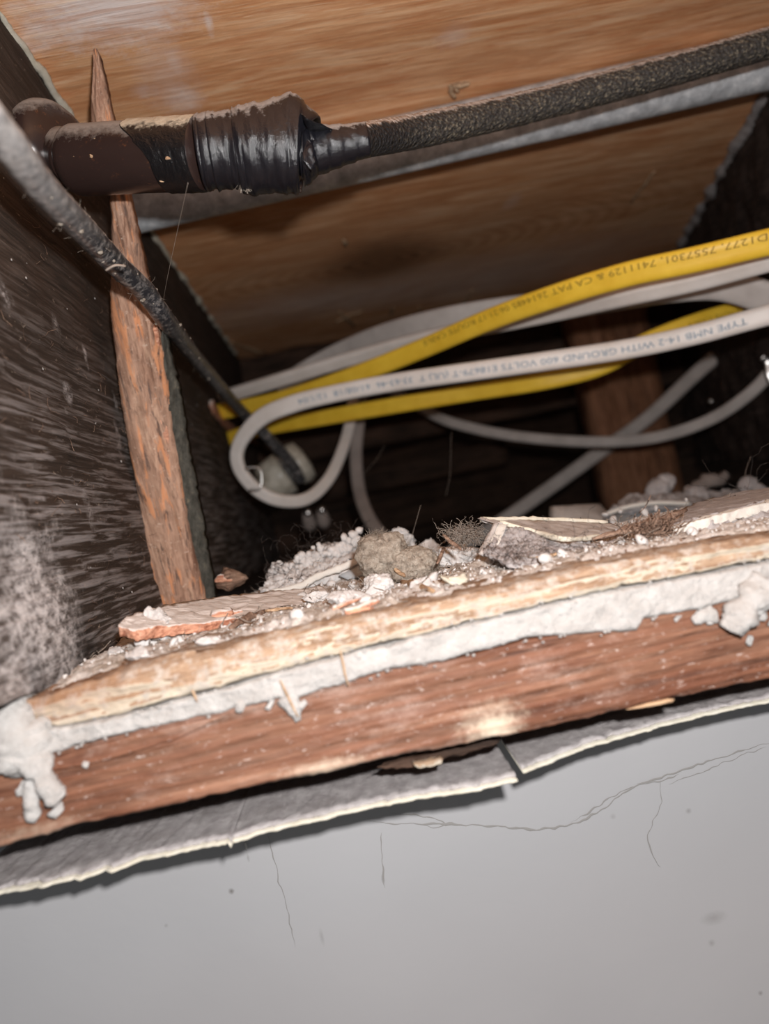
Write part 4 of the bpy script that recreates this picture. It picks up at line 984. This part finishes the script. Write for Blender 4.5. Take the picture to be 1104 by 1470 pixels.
taperoll(((288, 219, 0.2057), (300, 218, 0.2057), (330, 216, 0.2057), (349, 216, 0.2057)), (.0086, .0089, .0087, .0088), 1)
taperoll(((306, 218, 0.2057), (330, 216, 0.2057), (350, 216, 0.2057)), (.0091, .0090, .0092), 8, amp=0.04)
def lp(t, a):   # the hump on top
    return 0.20*math.exp(-((a-0.15 if a < 3.14 else a-6.28-0.15)/0.55)**2)*math.exp(-((t-0.62)/0.26)**2)
wrap_main = taperoll(((342, 217, 0.2057), (356, 216, 0.2057), (385, 215, 0.2057), (415, 215, 0.2057), (434, 216, 0.2057), (438, 217, 0.2057)), (.0098, .0101, .0102, .0104, .0098, .0070), 3, lump=lp, amp=0.07)
taperoll(((436, 217, 0.2057), (447, 217, 0.2057), (455, 216, 0.2057)), (.0084, .0068, .0046), 5, amp=0.25)
taperoll(((430, 216, 0.2057), (452, 215, 0.2057), (475, 211, 0.2057), (500, 206, 0.2057), (528, 201, 0.2057)), (.0066, .0060, .0053, .0046, .0041), 5, amp=0.06)
# loose tape folds
link('tape_fold', slab([P(x, y, Y=Y) for x, y, Y in ((428, 158, 0.2046), (440, 168, .1835), (482, 188, 0.2024), (458, 190, 0.2013), (440, 188, 0.2002))], (0, .0006, 0), 3, .0004, 300), M['tape'], wrap_main)
link('tape_fold', slab([P(x, y, Y=Y) for x, y, Y in ((432, 190, 0.1980), (446, 205, 0.1969), (455, 232, 0.1980), (447, 245, 0.1980), (436, 230, 0.1969))], (0, .0008, 0), 3, .0005, 300), M['tape'], wrap_main)
link('tape_fold', slab([P(x, y, Y=Y) for x, y, Y in ((430, 168, 0.2002), (445, 182, 0.1980), (452, 200, 0.1980), (438, 200, 0.1980))], (0, .0008, 0), 3, .0005, 300), M['tape'], wrap_main)
# ragged fringe at the tape edge
bm = bmesh.new(); rnd = random.Random(3)
for i in range(60): hair(bm, P(345+rnd.gauss(0, 3)+rnd.random()*12, 266+rnd.gauss(0, 2), Y=0.2046), (rnd.gauss(0, .4), 0, -1), .0015, .00008, .6, 3, i)
link('tape_fringe', bm, M['lint'], wrap_main, 'stuff')

# galvanised conduit behind
c0, c2_ = P(158, 303, Z=.1545), P(1104, 87, Z=.1545)
dcv = (c2_-c0); 
cond = thing('steel_conduit', c0, 'galvanised steel conduit running behind the braided cable under the plywood', 'conduit')
prof = [(0, .0100), (0.002, .0114)] + [(i/40, .0116) for i in range(1, 41)]
link('conduit_tube', revolve(c0, c0+dcv*1.35, prof, 40, .00008, 100), M['zinc'], cond)

# near black cable crossing in front of the stick
nc = [P(x, y, Y=Y) for x, y, Y in ((-60, 122, .115), (0, 190, .128), (60, 268, .150), (120, 330, .178), (170, 383, .205), (205, 415, .222), (240, 462, .245), (290, 525, .335), (345, 588, .435), (385, 628, .455), (420, 668, .478), (432, 690, .487))]
blk = thing('black_cable', nc[-1], 'dusty black rubber cable crossing diagonally in front of the upright stick', 'cable')
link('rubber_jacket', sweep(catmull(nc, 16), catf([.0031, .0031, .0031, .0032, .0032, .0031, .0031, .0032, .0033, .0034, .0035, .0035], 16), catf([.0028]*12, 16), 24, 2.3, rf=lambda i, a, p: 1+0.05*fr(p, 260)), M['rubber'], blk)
bm = bmesh.new(); rnd = random.Random(14); pp = catmull(nc[2:9], 20)
for i in range(170):
    q = rnd.choice(pp); d = Vector((rnd.gauss(0, 1), -abs(rnd.gauss(0, .4)), rnd.gauss(0, 1))).normalized(); r = rnd.uniform(.0002, .0008)
    if i < 90: blob(q+d*.0031, (r, r, r*.8), .5, 900, 1, i, bm=bm)
    else: hair(bm, q+d*.0030, d, rnd.uniform(.001, .0025), .00005, .6, 3, i)
link('dust_clot', bm, M['lint'], blk, 'stuff')
link('cable_tie', sweep(catmull([P(152, 388, Y=.188), P(165, 381, Y=.187), P(180, 382, Y=.189)], 6), .0003, .0003, 6, 2), M['fibre'], blk)

# ---------------------------------------------------------------- electrical cables in the bay
JK = {}
def flat(name, pts, hw, ht, mat, lab, tilt=0.0, grooves=True):
    p3 = [P(x, y, Y=Y) for x, y, Y in pts]; path = catmull(p3, 14)
    tl = [tilt]*len(path) if not isinstance(tilt, (list, tuple)) else catf(list(tilt), 14)
    t = thing(name, path[0], lab, 'cable')
    def rf(i, a, p): return 1 - (0.10*abs(math.sin(a))**6*(abs(math.cos(a)) < 0.35) if grooves else 0)
    j_ = link('cable_jacket', sweep(path, hw, ht, 22, 2.8, tilt=tl, rf=rf), M[mat], t); JK[t.name] = j_
    return j_, path, tl
yA, pathA, tA = flat('yellow_cable', ((262, 602, .52), (312, 592, .49), (400, 574, .455), (500, 542, .42), (600, 503, .39), (700, 460, .355), (800, 424, .325), (900, 394, .305), (1000, 372, .29), (1110, 346, .278), (1220, 322, .27)), .0052, .0026, 'yellow', 'upper yellow flat cable with dark upside-down lettering', .15)
wB, pathB, tB = flat('white_cable', ((255, 592, .54), (305, 575, .515), (400, 546, .48), (520, 510, .45), (620, 484, .42), (780, 452, .38), (900, 425, .34), (1000, 403, .32), (1110, 373, .30), (1220, 345, .29)), .0047, .0030, 'white', 'white cable running just under the upper yellow cable', .5)
gC, pathC, tC = flat('grey_cable', ((400, 560, .53), (450, 528, .52), (500, 503, .50), (560, 480, .47), (640, 460, .44), (740, 444, .42), (830, 436, .40), (900, 425, .38), (970, 412, .365), (1040, 410, .358), (1110, 432, .352), (1190, 470, .35)), .0078, .0026, 'palegrey', 'wide pale cable arching above and behind the yellow one', (.3, .3, .1, 0, 0, .2, .5, .6, .3, .2, .3, .3))
wD, pathD, tD = flat('printed_white_cable', ((1220, 425, .30), (1104, 452, .315), (1000, 480, .33), (900, 501, .34), (780, 519, .35), (650, 537, .365), (560, 550, .38), (480, 565, .39), (420, 580, .40), (375, 600, .41), (345, 635, .42), (342, 668, .425), (365, 700, .43), (400, 718, .435), (440, 716, .445), (470, 690, .46), (490, 650, .48), (503, 605, .50), (508, 560, .51)),
    catf([.0046]*8 + [.0048, .0047, .0042, .0039, .0039, .0038, .0038, .0038, .0038, .0038, .0038], 14), .0026, 'white', 'white flat cable with blurred blue lettering, looping back on itself at its end', (0, 0, 0, 0, 0, 0, 0, 0, .1, .3, .5, .5, .4, .3, .2, .1, 0, 0, 0))
yE, pathE, tE = flat('yellow_cable', ((300, 640, .53), (370, 617, .50), (450, 602, .475), (560, 583, .45), (680, 563, .43), (780, 547, .41), (860, 527, .40), (930, 490, .39), (1000, 463, .385), (1060, 446, .385), (1115, 433, .385), (1210, 405, .385)), .0050, .0026, 'yellow', 'lower yellow flat cable passing behind the printed white cable', .1)
flat('hanging_cable', ((520, 560, .53), (515, 605, .53), (511, 650, .53), (515, 700, .52), (528, 740, .50), (552, 775, .48), (590, 820, .46)), .0046, .0028, 'brownc', 'brown grey cable hanging down behind the lower yellow cable')
flat('drooping_cable', ((560, 560, .62), (612, 590, .60), (650, 607, .58), (720, 623, .56), (800, 632, .54), (880, 634, .52), (950, 626, .50), (1020, 602, .48), (1075, 566, .46), (1115, 525, .45), (1160, 480, .45)), .0040, .0026, 'greyc', 'thin grey cable drooping in an arc below the yellow cable')
flat('diagonal_cable', ((1130, 455, .56), (1060, 490, .57), (1010, 527, .58), (930, 600, .60), (860, 650, .61), (790, 700, .62), (710, 755, .62), (620, 810, .62)), .0058, .0040, 'greyc', 'dim grey cable slanting down behind the drooping one')

# lettering, bent along the jacket
def lettering(parent, path, tl, text, size, px_start, px_end, v0, ht, mat, flipdir):
    """upside-down lettering: starts at the px_start end, runs towards px_end"""
    arc = [0.0]
    for a, b in zip(path, path[1:]): arc.append(arc[-1]+(b-a).length)
    def near(px):
        best = min(range(len(path)), key=lambda i: abs(project(path[i])[0]-px) + (1000 if arc_excl(i) else 0)); return arc[best]
    def project(p):
        v = Vector((p.dot(c_r), p.dot(c_u), p.dot(c_f))); return (W_PX/2+FPX*v.x/v.z, H_PX/2-FPX*v.y/v.z)
    def arc_excl(i): return flipdir and i > 14*9
    s0, s1 = near(px_start), near(px_end)
    cu = bpy.data.curves.new('t', 'FONT'); cu.body = text; cu.size = 1.0; cu.resolution_u = 2
    ob = bpy.data.objects.new('t', cu); COL.objects.link(ob); bpy.context.view_layer.update()
    dg = bpy.context.evaluated_depsgraph_get(); me = bpy.data.meshes.new_from_object(ob.evaluated_get(dg))
    COL.objects.unlink(ob); bpy.data.objects.remove(ob)
    xs_ = [v.co.x for v in me.vertices]; mx = max(xs_); fs = frames(path, tl)
    bm = bmesh.new(); bm.from_mesh(me)
    bmesh.ops.subdivide_edges(bm, edges=[e for e in bm.edges if e.calc_length() > 0.5], cuts=1)
    for v in bm.verts:
        s = s0 + (s1-s0)*v.co.x/mx; y = v.co.y*size
        i = 0
        lo, hi = 0, len(arc)-2
        while lo < hi:
            mid = (lo+hi+1)//2
            if arc[mid] <= s: lo = mid
            else: hi = mid-1
        i = lo; t = (s-arc[i])/(arc[i+1]-arc[i]); p = path[i].lerp(path[i+1], t); T, Wd, Nn = fs[i]; T2, W2, N2 = fs[i+1]
        Wd = Wd.lerp(W2, t); Nn = Nn.lerp(N2, t)
        sgn = -1 if not flipdir else 1
        v.co = p + Wd*(sgn*(y) + v0) + Nn*(ht + 0.00012)
    bpy.data.meshes.remove(me)
    return link('printed_lettering', bm, M[mat], parent)
lettering(yA, pathA, tA, 'D1277, 7557301, 7411129 & CA PAT 2614485 06:21:17 ROUTE CABLE', .0039, 1100, 612, .0038, .0026, 'olive_ink', False)
lettering(wD, pathD, tD, 'TYPE NMB 14-2 WITH GROUND 600 VOLTS E18679-T (UL) T  33-63-46  61/08/18  12/1/04', .0042, 1074, 430, -.0014, .0026, 'blue_ink', True)
lettering(yE, pathE, tE, '06:21:17 ROUTE CABLE', .0028, 1100, 985, .0012, .0026, 'olive_ink', False)

# staple, porcelain tube, bright clips
stp = thing('wire_staple', P(362, 700, Y=.42), 'thin bent wire staple holding the loop of the white cable', 'staple')
link('staple_wire', sweep(catmull([P(x, y, Y=.412) for x, y in ((352, 672), (368, 671), (375, 678), (375, 696), (370, 702), (358, 703))], 6), .0006, .0006, 8, 2), M['wire'], stp)
por = thing('porcelain_tube', P(400, 690, Y=.50), 'cream porcelain tube behind the cable loop where the black cable ends', 'insulator')
q0, q1 = P(376, 702, Y=.50), P(424, 668, Y=.50)
link('porcelain_body', revolve(q0, q1, [(0, .006), (.05, .0120), (.2, .0142), (.6, .0150), (.7, .0148), (.72, .0118)], 36), M['porcelain'], por)
link('porcelain_cap', revolve(q0.lerp(q1, .88), q0.lerp(q1, 1.35), [(0, .0105), (.1, .0142), (.5, .0150), (.85, .0135), (1, .006)], 36), M['porcelain'], por)
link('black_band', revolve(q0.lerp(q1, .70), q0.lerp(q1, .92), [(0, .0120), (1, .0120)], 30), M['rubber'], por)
for i, (x, y) in enumerate(((442, 742), (462, 738))):
    t = thing('dull_insulator', P(x, y, Y=.52), ('nearer dull metal knob gleaming in the dark below the porcelain tube', 'further dull metal knob gleaming in the dark below the porcelain tube')[i], 'insulator')
    pA, pB = P(x+4, y+16, Y=.525), P(x-2, y-8, Y=.515)
    kb = link('knob_body', revolve(pA, pB, [(0, .0045), (.3, .0050), (.6, .0042), (.9, .0030), (1, .001)], 24), M['brownc'], t)
    link('knob_head', blob(P(x, y-6, Y=.511), (.0028, .002, .0028), .05, 100, 3), M['wire'], kb)
cl = thing('metal_clip', P(1100, 525, Y=.44), 'bright metal clip holding the drooping cable at the dark joist', 'clip')
link('clip_band', sweep(catmull([P(x, y, Y=.44) for x, y in ((1094, 512), (1102, 520), (1104, 538), (1110, 552))], 6), .0022, .0010, 10, 3), M['wire'], cl)
sw = thing('screw_head', P(1021, 576, Y=.55), 'small pale screw head on the dark joist', 'screw')
link('screw_disc', revolve(P(1021, 576, Y=.553), P(1021, 576, Y=.549), [(0, .0022), (.7, .0022), (1, .0012)], 20), M['wire'], sw)
# torn wood at the cable hole in the joist
hl = [P(x, y, X=-0.0695) for x, y in ((300, 575), (318, 600), (340, 620), (372, 640), (345, 632), (318, 612), (302, 590))]
rim = link('torn_hole_edge', slab(hl, (0.002, 0, 0), 3, .0012, 200), M['redwood'], joist_l)

for o in bpy.data.objects:
    if '_b' in o.keys(): del o['_b']
